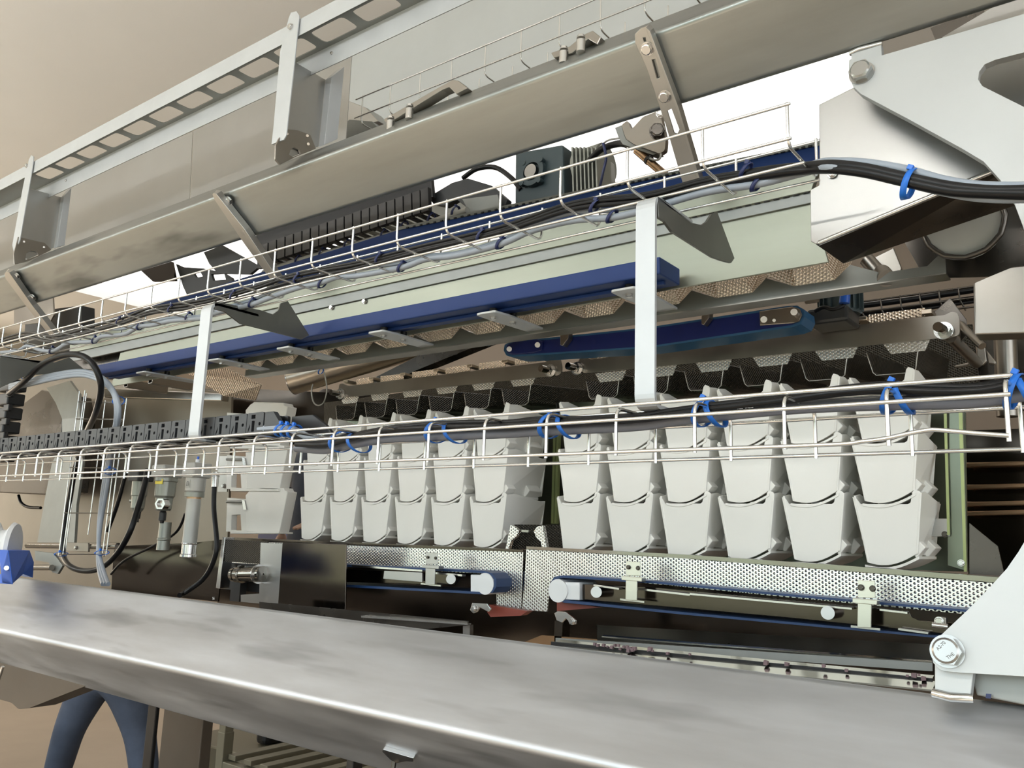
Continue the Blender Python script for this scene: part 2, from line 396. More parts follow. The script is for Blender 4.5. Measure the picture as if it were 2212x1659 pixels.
def text(body, pos, xdir, ydir, size, m, parent, ext=.0002, name='lettering'):
    c = bpy.data.curves.new(name, 'FONT'); c.body = body; c.size = size; c.extrude = ext; c.align_x = 'CENTER'; c.align_y = 'CENTER'
    tmp = bpy.data.objects.new(name, c); COL.objects.link(tmp)
    dg = bpy.context.evaluated_depsgraph_get(); dg.update(); me = bpy.data.meshes.new_from_object(tmp.evaluated_get(dg))
    bpy.data.objects.remove(tmp); bpy.data.curves.remove(c)
    xd = Vector(xdir).normalized(); zd = xd.cross(Vector(ydir)).normalized(); yd = zd.cross(xd)
    R3 = Matrix((xd, yd, zd)).transposed(); base = Vector(pos)-(Vector(parent['_o']) if parent is not None else Vector((0, 0, 0)))
    for v in me.vertices: v.co = base+R3 @ v.co
    me.materials.clear(); me.materials.append(MATS[m])
    o = bpy.data.objects.new(name, me); COL.objects.link(o); o['_o'] = parent['_o']; o.parent = parent; return o
bpy.data.curves.remove(bt)
gb = [c for c in G_.children if c.name.startswith('bolt')][1]
c0 = G(2047, 1407)+gn*(.0245*.51)
gx = V(1, 0, 0); gy = gx.cross(gn)*-1
gy = -gd.normalized()
text('A2-70', c0+gy*.004-gx*.003, (gx*.7+gy*.7), (gy*.7-gx*.7), .0042, 'dark_steel', gb)
text('THE', c0-gy*.0045+gx*.004, (gx*.8+gy*.6), (gy*.8-gx*.6), .0042, 'dark_steel', gb)
# welded lugs
l1 = G(1836, 150); 
MB().prism([G(x, y)-gn*.0104 for x, y in [(1833, 100), (1899, 82), (1902, 135), (1880, 150), (1836, 160)]], -gn*.012).build('upper_lug', 'plate_steel', G_, .001)
MB().tube([G(1830, 104)-gn*.012, G(1850, 97)-gn*.010, G(1900, 82)-gn*.012], .0035).build('weld_bead', 'bright_steel', G_)
MB().prism([G(x, y)-gn*.0104 for x, y in [(2014, 1430), (2100, 1440), (2092, 1505), (2014, 1497)]], -gn*.014).build('lower_lug', 'plate_steel', G_, .001)
MB().tube([G(2010, 1496)-gn*.012, G(2050, 1506)-gn*.008, G(2096, 1508)-gn*.012], .0045).build('weld_bead', 'bright_steel', G_)
t = thing('stiffener_channel', 'dark grey flat channel under the foot of the C-shaped plate, bottom right', 'channel', tuple(G(2150, 1510)))
MB().prism([G(x, y)-gn*.03 for x, y in [(2085, 1450), (2320, 1462), (2320, 1545), (2098, 1500)]], -gn*.03).build('web', 'grey_steel', t, .001)
MB().prism([G(x, y)-gn*.026 for x, y in [(2121, 1497), (2132, 1498), (2131, 1508), (2120, 1507)]], gn*.003).build('blue_stub', 'navy_tie', t)
# ================================================================== slotted guard rail (top left)
Yg = .98
zb = P(611, 96, Yg).z; zt = P(611, 62, Yg).z
rr2 = (P(601, 155, 1.0).z-EYE); Yi = (zb-EYE)/rr2
xa, xb = -4.6, -.35
Gd = thing('slotted_guard_rail', 'slotted steel guard channel running under the ceiling, top left', 'guard', ((xa+xb)/2, Yg, zb))
MB().box(((xa+xb)/2, Yg, (zb+zt)/2), (xb-xa, .002, zt-zb)).build('front_flange', 'bracket_grey', Gd)
web = [V(xa, Yg, zb), V(xb, Yg, zb), V(xb, Yi, zb), V(xa, Yi, zb)]
Xs = [P(px, y, Yg).x for px, y in ((108, 350), (152, 330), (199, 306), (250, 280), (304, 253), (365, 222), (429, 189), (500, 152), (574, 115))]
pitch = (Xs[-1]-Xs[0])/8
holes = []; k = -9
while True:
    x = Xs[-1]+pitch*k
    if x+pitch > xb: break
    if x > xa: holes.append(rounded([V(x+pitch*.10, Yg+.006, zb), V(x+pitch*.90, Yg+.006, zb), V(x+pitch*.90, Yi-.012, zb), V(x+pitch*.10, Yi-.012, zb)], .012, 3))
    k += 1
MB().prism(web, (0, 0, .002), holes).build('slotted_web', 'grey_steel', Gd)
zr = (P(594, 199, Yi).z)
MB().box(((xa+xb)/2, Yi, (zr+zb)/2), (xb-xa, .002, zb-zr)).build('rear_flange', 'bracket_grey', Gd)
for px, py in ((717, 115), (143, 390)): hexbolt(Gd, P(px, py, Yi-.001), NY, .006)
# guard brackets
def guard_bracket(label, front, side, side2, foot, nut, holes_px, circ_hole):
    X = P(front[1][0], front[1][1], Yg-.004).x
    t = thing('guard_bracket', label, 'bracket', (X, 1.0, ZU+hU*.5))
    b = plate(front, Yg-.006, .003); b.build('front_flange', 'bracket_grey', t, .0008)
    Xs_ = X
    MB().prism([PXp(x, y, Xs_) for x, y in side], (-.003, 0, 0)).build('side_plate', 'sheet_steel', t, .0006)
    MB().prism([PXp(x, y, Xs_) for x, y in side2], (.02, 0, 0)).build('rear_flange', 'bracket_grey', t, .0006)
    MB().prism([PXp(x, y, Xs_+.001) for x, y in foot], (.004, 0, 0), [[PXp(x, y, Xs_+.001) for x, y in circ_hole]]).build('foot', 'warm_steel', t, .0006)
    for x, y in holes_px:
        MB().cyl(PXp(x, y, Xs_+.004), PXp(x, y, Xs_+.008), .003, 14).build('rivet', 'bright_steel', t)
    o = hexbolt(t, P(nut[0], nut[1], Yg-.006), NY, .011)
    return t
guard_bracket('tall slotted steel bracket carrying the guard rail, the nearer one', [(623, 40), (628, 27), (640, 24), (646, 34), (636, 130), (618, 292), (612, 302), (586, 312), (590, 276), (605, 110)],
    [(634, 132), (703, 172), (688, 316), (640, 335), (600, 352), (598, 310), (618, 290)], [(703, 172), (731, 150), (716, 305), (688, 318)],
    [(600, 300), (618, 280), (640, 282), (668, 292), (680, 322), (640, 338), (602, 357), (592, 345), (593, 315)], (628, 58), [(620, 289), (666, 311), (664, 293)],
    [(625, 325), (633, 320), (643, 325), (646, 334), (630, 340), (622, 335)])
guard_bracket('tall slotted steel bracket carrying the guard rail, the farther one at the left edge', [(62, 345), (67, 335), (72, 338), (70, 360), (42, 520), (30, 545), (26, 530), (50, 400)],
    [(58, 405), (132, 426), (116, 535), (60, 560), (34, 545)], [(132, 426), (148, 408), (133, 532), (116, 537)],
    [(38, 512), (95, 525), (110, 540), (60, 565), (30, 572), (28, 550)], (58, 358), [(52, 522), (95, 534)],
    [(55, 548), (66, 542), (78, 545), (82, 552), (66, 558), (54, 562)])
# sheet panels behind the guard
for pts, lab, Yp in (([(-80, 505), (416, 284), (409, 432), (-80, 620)], 'plain grey steel cover sheet left of the seam behind the guard rail', 1.22),
                 ([(418, 283), (760, 115), (745, 330), (411, 432)], 'plain grey steel cover sheet right of the seam, behind the nearer guard bracket', 1.22)):
    single('cover_sheet', plate(pts, Yp, .002), 'cover_steel', lab, 'panel', 'cover sheets behind the guard rail', .0006)
single('hood_panel', plate([(700, 150), (1010, 0), (1260, -120), (1560, -230), (1560, 60), (1300, 110), (1150, 190), (760, 320), (716, 330)], 1.55, .003), 'plate_steel', 'large pale sheet metal hood behind the short wire tray, top centre', 'panel')
t = thing('cover_box', 'small grey sheet metal cover left of the short wire tray', 'cover', tuple(P(770, 300, 1.35)))
plate([(722, 285), (755, 258), (803, 262), (820, 280), (800, 300), (722, 300)], 1.35, .05).build('lid', 'grey_steel', t, .001)
plate([(722, 232), (752, 217), (790, 232), (818, 262), (780, 272), (722, 284)], 1.40, .06).build('side', 'sheet_steel', t, .002)
# ================================================================== wire trays
def wire_tray(name, label, X0, X1, sec, lng, r, extra=None, n0=0):
    """sec = list of (Y, Z) of the cross wire bent outline, lng = list of (Y, Z) of the long wires"""
    t = thing(name, label, 'cable tray', ((X0+X1)/2, sec[0][0], min(z for y, z in sec)))
    n = int((X1-X0)/.1)+1
    for i in range(n):
        x = X1-.1*i-.004
        pts = rounded([V(x, y, z) for y, z in sec], .014, 4)
        pts[0] = V(x, *sec[0]); pts = [V(x, *sec[0])]+pts[5:-5]+[V(x, *sec[-1])]
        MB().tube(pts, r, 8).build('cross_wire', 'wire_steel', t)
    for k, (y, z) in enumerate(lng):
        pts = [V(X0, y, z), V(X1, y, z)]
        if extra and k in extra: pts = [V(X0, y, z)]+extra[k]
        MB().tube(pts, r, 8).build('long_wire', 'wire_steel', t)
    return t
w = .0019; Yf, Yr = .85, .95
z0, z1 = EYE+.102, EYE+.1565
bent = smooth([V(-.45, Yf-w, z0), P(1780, 961, Yf-w), P(1860, 954, Yf-w), P(1914, 947, Yf-w), P(1965, 936, Yf-w), P(2005, 929, Yf-w), P(2030, 929, Yf-w), P(2110, 936, Yf-w), P(2180, 941, Yf-w)], 5)
T2 = wire_tray('lower_wire_tray', 'long bright wire cable tray turned upside down, in front of the white buckets', -2.75, -.091, [(Yf, z0-.004), (Yf, z1-.002), (Yr, z1-.002), (Yr, z0-.004)],
    [(Yf-w, z0), (Yf-w, z1-.0165), (Yf+.006, z1+w), (Yf+.062, z1+w), (Yr-.006, z1+w), (Yr+w, z1-.013), (Yr+w, z0)], .0022, {0: bent})
z0, z1 = EYE+.4285, EYE+.4785
T1 = wire_tray('upper_wire_tray', 'long wire cable tray holding wavy grey cable, below the upper beam', -2.95, -.279, [(Yf, z1+.003), (Yf, z0+.002), (Yr, z0+.002), (Yr, z1+.003)],
    [(Yf-w, z1), (Yf-w, z0+.009), (Yf+.042, z0-w), (Yr-.003, z0-w), (Yr+w, z1)], .0019)
Ya = 1.30
zt_, zm_ = P(770, 216, Ya).z, P(770, 255, Ya).z
T3 = wire_tray('short_wire_tray', 'thin wire tray standing behind the upper beam, top centre', P(770, 216, Ya).x, .1, [(Ya, zt_+.004), (Ya, zm_-.02), (Ya+.1, zm_-.02), (Ya+.1, zt_)],
    [(Ya-w, zt_), (Ya-w, zm_), (Ya+.05, zm_-.022), (Ya+.1, zm_-.022)], .0017)
# bolted straps holding the short tray on the beam's top face
def strap(label, pts, bolts):
    t = thing('angle_strap', label, 'strap', tuple(P(*pts[0], 1.0)))
    plate(pts, 1.02, .022).build('strap', 'warm_steel', t, .001)
    for x, y in bolts:
        c = P(x, y, 1.0)
        b = MB().cyl(c-V(0, 0, .02), c+V(0, 0, .0), .0075, 20).build('spacer', 'bright_steel', t, .0008)
        hexbolt(t, c+V(0, 0, .004), (0, 0, 1), .011)
strap('bent steel strap with two bolts on the upper beam, left end of the short tray', [(828, 258), (945, 190), (978, 172), (990, 174), (1010, 190), (985, 203), (970, 188), (955, 194), (836, 268)], [(844, 262), (885, 236)])
strap('bent bolted steel strap on the upper beam, under the right of the short tray', [(1190, 114), (1230, 100), (1262, 74), (1280, 66), (1298, 80), (1290, 96), (1270, 84), (1236, 114), (1196, 124)], [(1218, 113), (1255, 88)])
# slotted flat straps on the beam face
nu = V(0, -1, -1).normalized(); pu = V(0, YU-hU, ZU)+nu*.001
def U(x, y, off=0): return PN(x, y, pu+nu*off, nu)
def slot_strap(label, pts, slots, bolts, flange):
    t = thing('slotted_strap', label, 'strap', tuple(U(*pts[0])))
    MB().prism([U(x, y) for x, y in pts], nu*.004, [[U(x, y) for x, y in s] for s in slots]).build('plate', 'sheet_steel', t, .0008)
    MB().prism([U(x, y, .004) for x, y in flange], nu*.016).build('flange', 'sheet_steel', t, .0006)
    for x, y in bolts: hexbolt(t, U(x, y, .004), nu, .0155)
slot_strap('slotted steel strap with two bolts, nearest the photographer on the upper beam', [(1373, 72), (1385, 60), (1405, 52), (1412, 60), (1475, 230), (1525, 400), (1478, 400), (1440, 270), (1400, 150), (1374, 92)],
    [[(1443, 238), (1452, 233), (1469, 278), (1464, 288), (1458, 286)], [(1391, 80), (1396, 79), (1398, 88), (1393, 89)], [(1410, 128), (1418, 126), (1428, 165), (1421, 168)]], [(1399, 105), (1437, 208)],
    [(1403, 52), (1412, 60), (1475, 230), (1525, 400), (1519, 400), (1470, 232), (1406, 62)])
slot_strap('flat steel strap on the upper beam, the middle one of three', [(461, 418), (470, 410), (478, 412), (540, 490), (614, 600), (596, 615), (530, 525), (466, 430)], [], [(495, 433), (532, 496)],
    [(472, 410), (478, 412), (540, 490), (614, 600), (609, 603), (536, 494), (474, 416)])
slot_strap('flat steel strap on the upper beam, the leftmost one at the picture edge', [(12, 590), (20, 580), (28, 582), (80, 655), (135, 725), (115, 730), (60, 662), (14, 600)], [], [(38, 595), (72, 641)],
    [(24, 580), (30, 583), (80, 655), (135, 725), (131, 727), (77, 658), (26, 586)])
# ================================================================== hangers
def hanger(label, x0, x1, ytop, Yh=.878):
    A = P(x0, ytop, Yh); B = P(x1, ytop, Yh); zt = EYE+.4285-.003; zb = EYE+.1565+.0045
    t = thing('hanger_bar', label, 'bracket', ((A.x+B.x)/2, Yh, zb))
    prof = [V(A.x, Yr+.03, zt-.006), V(A.x, Yh, zt-.006), V(A.x, Yh, zb), V(A.x, Yr+.02, zb)]
    pc = [prof[0]]+rounded(prof, .012, 5)[6:-6]+[prof[-1]]
    # offset the centre line by the bar thickness
    th = .005; out = []
    for i, p in enumerate(pc):
        d = (pc[min(i+1, len(pc)-1)]-pc[max(i-1, 0)]).normalized(); n = V(0, d.z, -d.y); out.append(p+n*th)
    MB().prism(pc+out[::-1], (B.x-A.x, 0, 0)).build('bar', 'bracket_grey', t, .0008)
    return t, A.x, B.x
h1, hx0, hx1 = hanger('pale grey flat hanger bar between the trays, the nearer right-hand one', 1378, 1419, 425)
h2, gx0, gx1 = hanger('pale grey flat hanger bar between the trays, the farther left-hand one', 441, 462, 655)
h3, jx0, jx1 = hanger('pale grey flat hanger bar cut by the left edge of the photo', -20, -2, 770)
def arm(t, X, pts):
    MB().prism([PXp(x, y, X) for x, y in pts], (-.004, 0, 0)).build('arm_plate', 'arm_grey', t, .0006)
arm(h1, hx1, [(1421, 424), (1436, 432), (1462, 452), (1498, 482), (1516, 486), (1528, 478), (1538, 462), (1550, 458), (1587, 558), (1580, 568), (1560, 563), (1540, 556), (1452, 500), (1436, 478), (1423, 470)])
arm(h2, gx1, [(463, 650), (490, 656), (560, 669), (590, 679), (602, 670), (606, 655), (622, 650), (668, 724), (652, 733), (519, 699), (484, 672), (464, 668)])
arm(h3, jx1, [(0, 768), (60, 776), (118, 783), (150, 772), (185, 800), (165, 812), (120, 808), (60, 810), (0, 838)])
# ================================================================== cables
def cable(label, pts, r, m, name='cable', cat='cable', group=None, k=8, n=10, flat=None):
    return tag(MB().tube(spline(pts, k), r, n, flat=flat).build(name, m), label, cat, group)
YC = .905
cond = [(640, 968), (700, 972), (735, 966), (820, 950), (900, 945), (1000, 940), (1100, 936), (1173, 931), (1360, 921), (1450, 910), (1560, 897), (1688, 884), (1800, 877), (1911, 873), (2000, 871), (2113, 866), (2212, 852), (2330, 835)]
cable('thick slate grey conduit strapped along the lower wire tray', [(x, y, YC) for x, y in cond], .0068, 'conduit', 'conduit', 'cable', n=16)
offs = [(-19, -.020, .0046), (-26, -.017, .004), (-24, -.009, .004), (-8, .020, .003)]
labs = ['black cable lying directly on the grey conduit in the lower tray', 'shiny black cable, second from the conduit in the lower tray', 'topmost black cable in the lower wire tray', 'black cable half hidden behind the grey conduit in the lower tray']
for (dy, dY, r), lab in zip(offs, labs):
    pp = []
    for i, (x, y) in enumerate(cond):
        s = 1.0 if x > 1000 else .6+.4*(x-640)/360
        wob = 3*math.sin(x*.013+dy) + (14*math.exp(-((x-1390)/110.0)**2) if dy < -10 else 0)*.6
        wob += -6*math.exp(-((x-1930)/90.0)**2)
        pp.append((x, y+dy*s*(1.25 if x > 1700 else 1)+wob, YC+dY))
    cable(lab, pp, r, 'black_rubber', group='black cables in the lower tray')
bc = [o for o in COL.objects if o.get('label') == labs[0]][0]; bc['_o'] = list(bc.location)
m0, m1 = P(1556, 886, YC+.014), P(1624, 881, YC+.014)
text('MEE CO.,LTD   060E   0-9510', P(1589, 882, YC-.0225), (m1-m0), (0, 0, 1), .0033, 'print_white', bc)
# ties on the lower tray
def ring_pts(c, rx, rz, tilt, n=20):
    return [c+V(tilt*math.cos(2*PI*k/n)*.5+.012*math.sin(2*PI*k/n)*-1, math.cos(2*PI*k/n)*rx, math.sin(2*PI*k/n)*rz) for k in range(n)]
def tie(label, px, py, Y, rx, rz, m, group, head=True, dz=0.0, slant=1.0):
    c = P(px, py, Y); n = 24
    pts = [c+V(slant*.006*math.sin(2*PI*k/n), math.cos(2*PI*k/n)*rx, math.sin(2*PI*k/n)*rz) for k in range(n)]
    t = thing('cable_tie', label, 'cable tie', tuple(c-V(0, 0, rz)), group)
    # flat band
    b = MB(); hw = .0034 if rx > .009 else .0030; vs = []
    for p in pts:
        o_ = (p-c); o_.x = 0; o_.normalize()
        vs += [p+V(-hw, 0, 0), p+V(hw, 0, 0), p+V(hw, 0, 0)+o_*.0011, p+V(-hw, 0, 0)+o_*.0011]
    fs = []
    for k in range(n):
        j = (k+1) % n
        for q in range(4): fs.append((k*4+q, j*4+q, j*4+(q+1) % 4, k*4+(q+1) % 4))
    b.add(vs, fs, True); b.build('band', m, t)
    if head:
        hp = c+V(.003, -rx*.35, rz+.002)
        MB().box(hp, (.006, .005, .0055), Matrix.Rotation(.5, 3, 'Y')).build('head', m, t, .0006)
    return t
spots = [(738, 955), (945, 933), (1190, 920), (1520, 892), (1925, 860), (2190, 846)]
on = ['leftmost', 'second from the left', 'third from the left', 'third from the right', 'second from the right', 'rightmost']
for (x, y), q in zip(spots, on):
    tie('bright blue cable tie round the bundle in the lower wire tray, %s' % q, x, y, YC-.003, .0245, .0155, 'blue_tie', 'blue ties on the lower tray bundle')
    tie('blue cable tie just right of the %s one pair in the lower wire tray' % q if q in ('leftmost', 'rightmost') else 'blue cable tie beside the %s one in the lower wire tray' % q, x+(38 if x < 1400 else 26), y+2, YC-.003, .0240, .0150, 'blue_tie', 'blue ties on the lower tray bundle', head=False, slant=-1)
# cables in the upper tray
wav = [(0, 762), (40, 757), (60, 747), (90, 757), (118, 757), (148, 741), (200, 738), (220, 727), (268, 722), (300, 706), (330, 702), (370, 693), (440, 687), (470, 675), (545, 657), (570, 648), (610, 633), (650, 620), (690, 612), (730, 598), (770, 596), (868, 578), (920, 560), (990, 551), (1082, 527), (1150, 498), (1240, 476), (1322, 470), (1400, 452), (1470, 430), (1540, 412), (1640, 397), (1730, 374), (1790, 362), (1870, 372), (1960, 395), (2060, 418), (2140, 428), (2240, 428)]
cable('pale blue-grey wavy cable lying in the upper wire tray', [(x, y, .935 if x < 1740 else .90) for x, y in wav], .0049, 'grey_cable', n=12)
wav2 = [(x, y-11-6*math.sin(x*.011), .94) for x, y in wav if x > 110]
cable('slim pale grey cable running above the wavy one in the upper wire tray', wav2, .0035, 'grey_cable')
for dy, r, lab, m in ((-17, .0036, 'black cable in the upper tray next to the pale cables', 'black_rubber'), (-24, .0032, 'black cable in the upper tray, middle of the dark bundle', 'black_rubber'), (-30, .0030, 'uppermost black cable of the bundle in the upper tray', 'black_rubber')):
    cable(lab, [(x, (y+dy-(4 if x < 1700 else -10) + 5*math.sin(x*.008+dy)) if x < 1760 else y+dy*.55+6, .93 if x < 1740 else .905) for i, (x, y) in enumerate(wav) if i % 2 == 0 or x > 1700], r, m, group='black cables in the upper tray')
cable('pale grey cable on the upper side of the bundle crossing the grey housing', [(1740, 368, .93), (1790, 352, .905), (1860, 352, .90), (1950, 366, .90), (2040, 390, .90), (2120, 402, .90), (2240, 404, .90)], .0052, 'grey_cable', n=12)
for q_, dy_, r_c in (('front', 0, .0058), ('back', 9, .0058), ('middle', 5, .005)):
    cable('thick black cable of the bundle crossing the grey housing, %s one' % q_, [(1560, 385+dy_, .935), (1660, 368+dy_, .93), (1740, 360+dy_*.8, .92), (1800, 356+dy_, .90), (1870, 364+dy_, .895), (1950, 382+dy_, .893), (2050, 403+dy_, .893), (2140, 412+dy_*.6, .893), (2240, 411+dy_, .893)], r_c, 'black_rubber', group='black cables crossing the housing', n=12)
ut = [(2168-180-24, 398, .90, 'on the bundle crossing the grey housing at the right', 'blue_tie'), (1635, 398, .935, 'on the wavy cable, near the right end of the upper tray', 'navy_tie'), (1611, 368, .93, 'on the black bundle near the right end of the upper tray', 'navy_tie'),
      (1322, 468, .935, 'on the wavy cable left of the nearer hanger bar', 'navy_tie'), (1285, 446, .93, 'on the black bundle left of the nearer hanger bar', 'navy_tie'), (1082, 526, .935, 'on the wavy cable below the dark gearbox', 'navy_tie'), (1040, 508, .93, 'on the black bundle below the dark gearbox', 'navy_tie'),
      (868, 577, .935, 'on the wavy cable, mid-way along the upper tray', 'navy_tie'), (820, 558, .93, 'on the black bundle, mid-way along the upper tray', 'navy_tie'), (696, 612, .935, 'on the wavy cable right of the farther arm plate', 'navy_tie'), (643, 602, .93, 'on the black bundle right of the farther arm plate', 'navy_tie'),
      (545, 655, .935, 'on the wavy cable just right of the farther hanger bar', 'navy_tie'), (505, 638, .93, 'on the black bundle just right of the farther hanger bar', 'navy_tie'), (408, 685, .935, 'on the wavy cable just left of the farther hanger bar', 'navy_tie'), (370, 668, .93, 'on the black bundle left of the farther hanger bar', 'navy_tie'),
      (302, 705, .935, 'on the wavy cable above the left end of the blue beam', 'navy_tie'), (258, 695, .93, 'on the black bundle above the left end of the blue beam', 'navy_tie'), (205, 735, .935, 'on the wavy cable, second from the left edge', 'navy_tie'), (113, 757, .935, 'on the wavy cable, nearest the left edge', 'navy_tie')]
for x, y, Y, q, m in ut:
    tie('%s cable tie %s' % ('bright blue' if m == 'blue_tie' else 'dark navy', q), x, y, Y, (.014 if m == 'blue_tie' else .0066), (.014 if m == 'blue_tie' else .0070), m, 'ties on the upper tray cables')
# ================================================================== sheet housing at the right (behind the C plate)
t = thing('sheet_housing', 'grey folded sheet metal housing behind the C-shaped plate', 'housing', tuple(P(1950, 520, 1.08)))
plate([(1769, 226), (1843, 189), (2240, 300), (2240, 330), (2135, 372), (1985, 432), (1764, 528), (1751, 521), (1750, 410), (1769, 400), (1770, 340)], 1.08, .003).build('front_panel', 'cover_steel', t, .001)
fa, fb = P(1762, 528, 1.08), P(2240, 330, 1.08)
MB().prism([fa, fb, fb+V(0, .11, -.012), P(1822, 570, 1.13)], (0, 0, .002)).build('lower_panel', 'dark_steel', t, .0006)
MB().tube([fa+V(.004, 0, .001), fb], .0035).build('fold', 'bright_steel', t)
hexbolt(t, P(1798, 374, 1.078), NY, .011)
single('sloped_sheet', plate([(2035, 80), (2150, 12), (2330, -70), (2330, 420), (2215, 420), (2100, 200)], 1.25, .004), 'cover_steel', 'grey sloped sheet seen through the cut-out of the C-shaped plate', 'panel', bevel=.0006)
single('dark_strip', plate([(2010, 60), (2125, 20), (2135, 60), (2022, 90)], 1.30, .01), 'dark_steel', 'small dark strip between the upper beam and the C-shaped plate', 'strip')
single('dark_guard_plate', plate([(1935, 490), (2330, 300), (2330, 590), (1998, 601)], 1.32, .004), 'dark_steel', 'dark sheet metal guard below the grey housing at the right', 'panel')
t = thing('motor_fan_cover', 'round dark motor end with a rippled rim under the grey housing', 'motor', tuple(P(2085, 530, 1.28)))
MB().cyl(P(2080, 480, 1.31), P(2080, 480, 1.24), .052, 32).build('cover', 'grey_steel', t, .003)
MB().tube([P(2080, 480, 1.24)+V(math.cos(a*PI/24)*.050, 0, math.sin(a*PI/24)*.050)*(1+.02*(a % 4 == 0)) for a in range(48)], .004, closed=True).build('rim', 'dark_steel', t)
t = thing('pivot_shaft', 'steel shaft with a round knob end below the grey housing', 'shaft', tuple(P(1900, 590, 1.3)))
MB().cyl(P(1872, 560, 1.30), P(1918, 612, 1.30), .011, 20).build('rod', 'warm_steel', t)
MB().cyl(P(1905, 590, 1.29), P(1915, 602, 1.27), .013, 24).build('collar', 'warm_steel', t, .001)
MB().prism(px_poly([(1880, 560), (1930, 535), (1948, 580), (1935, 600), (1905, 615), (1888, 600)], 1.33), (0, .006, 0)).build('lug', 'warm_steel', t, .001)
single('corner_cover', plate([(2102, 612), (2190, 575), (2330, 560), (2330, 716), (2105, 723)], 1.22, .04), 'warm_steel', 'pale bent sheet cover at the right edge, below the dark guard', 'cover', bevel=.002)
# cable tray and cables far behind at the right
wb = thing('rear_wire_tray', 'thin wire tray with dark cables against the beige wall, right', 'cable tray', tuple(P(2000, 640, 2.6)))
for dy in (0, 22, 40): MB().tube([P(1840, 655+dy, 2.6), P(2240, 600+dy*1.15, 2.6)], .003, 6).build('long_wire', 'dark_steel', wb)
for x in range(1860, 2230, 42): MB().tube([P(x, 650-(x-1860)*.14, 2.6), P(x+3, 676-(x-1860)*.14, 2.6), P(x+16, 700-(x-1860)*.14, 2.62)], .0025, 6).build('cross_wire', 'dark_steel', wb)
for dy, r in ((8, .009), (26, .008), (33, .005)):
    cable('dark cable in the thin rear tray against the beige wall, right', [(1840, 655+dy, 2.62), (1960, 640+dy, 2.62), (2080, 622+dy, 2.62), (2240, 600+dy, 2.62)], r, 'black_rubber', group='dark cables in the rear tray')
# ================================================================== long sage conveyor
Cv = thing('long_conveyor', 'long grey-green conveyor trough running across above the buckets, blue belt on top', 'conveyor', tuple(P(1000, 620, 1.17)))
def xband(name, a, b, c, d, Y, t, m, par, bev=.0008): return plate([a, b, c, d], Y, t).build(name, m, par, bev)
# far wall of the trough with the blue belt lying in front of it
xband('belt', (860, 497), (1772, 313), (1768, 352), (200, 700), 1.24, .006, 'blue_paint', Cv)
MB().prism(px_poly([(860, 490), (1772, 306), (1772, 313), (860, 497)], 1.238), (0, .02, 0)).build('belt_edge', 'grey_steel', Cv)
tb = MB()
n = 60
for k in range(n):
    x0 = 880+(1765-880)*k/n; y0 = 487+(308-487)*(k/n)
    tb.box(P(x0, y0+5, 1.236), (.006, .003, .003))
tb.build('belt_teeth', 'black_plastic', Cv)
xband('upper_rail', (150, 735), (1772, 352), (1752, 412), (152, 762), 1.20, .012, 'sage_steel', Cv)
xband('recess', (150, 752), (1752, 404), (1752, 440), (150, 782), 1.215, .004, 'grey_steel', Cv)
xband('chain_guide', (170, 756), (1752, 408), (1752, 438), (170, 778), 1.205, .008, 'grey_steel', Cv)
tb = MB()
for k in range(150):
    f = (k+.5)/150; p = P(170, 754, 1.203).lerp(P(1752, 411, 1.203), f); tb.box(p, (.009, .004, .006))
tb.build('guide_teeth', 'black_plastic', Cv)
xband('lower_panel', (260, 762), (1753, 438), (1790, 566), (240, 835), 1.21, .004, 'sage_steel', Cv)
for x, y in ((717, 664), (788, 651), (237, 738), (1500, 500)): hexbolt(Cv, P(x, y, 1.209), NY, .010)
single('end_plate', plate([(150, 740), (262, 745), (290, 778), (270, 800), (216, 795), (150, 800)], 1.24, .01), 'dark_steel', 'dark end plate at the far left end of the long conveyor', 'plate')
# blue box beam
BY = 1.12
bt_, bb_ = P(1373, 564, BY).z, P(1373, 601, BY).z
yb2 = (bb_-EYE)/((P(1373, 633, 1).z-EYE))
x0, x1 = P(206, 800, BY).x, P(1425, 590, BY).x
Bb = thing('blue_beam', 'long blue painted box beam under the grey-green conveyor', 'beam', ((x0+x1)/2, BY, bb_))
MB().box(((x0+x1)/2, (BY+yb2)/2, (bt_+bb_)/2), (x1-x0, yb2-BY, bt_-bb_)).build('tube', 'blue_paint', Bb, .002)
MB().box(((x0+x1)/2, BY+(yb2-BY)*.52, bb_-.003), (x1-x0-.02, (yb2-BY)*.10, .006)).build('guide_lip', 'blue_paint', Bb, .001)
anchors = [(1361, 628), (1066, 682), (829, 719), (628, 752), (478, 779), (320, 803)]
zp = bb_-.016
nm = ['first from the right, by the nearer hanger bar', 'second from the right', 'third from the right', 'fourth from the right, by the farther arm plate', 'fifth from the right', 'leftmost']
for (px, py), q in zip(anchors, nm):
    c = PZp(px, py, zp); c.y = BY+.022
    k = P(px, py, BY+.022); c = V(k.x, BY+.022, zp)
    t = thing('clamp_plate', 'small bolted plate under the blue beam, %s' % q, 'plate', tuple(c), 'clamp plates under the blue beam')
    pr = rounded([c+V(-.024, -.022, 0), c+V(.020, -.022, 0), c+V(.026, .02, 0), c+V(.022, .16, 0), c+V(-.012, .16, 0), c+V(-.024, .02, 0)], .006, 3)
    MB().prism(pr, (0, 0, .004)).build('plate', 'bracket_grey', t, .0008)
    for dx, dy in ((-.004, .004), (.006, .05)):
        hexbolt(t, c+V(dx, dy, 0), (0, 0, -1), .0105)
        MB().cyl(c+V(dx, dy, .004), V(c.x+dx, c.y+dy, bb_), .007, 14).build('spacer', 'black_plastic', t)
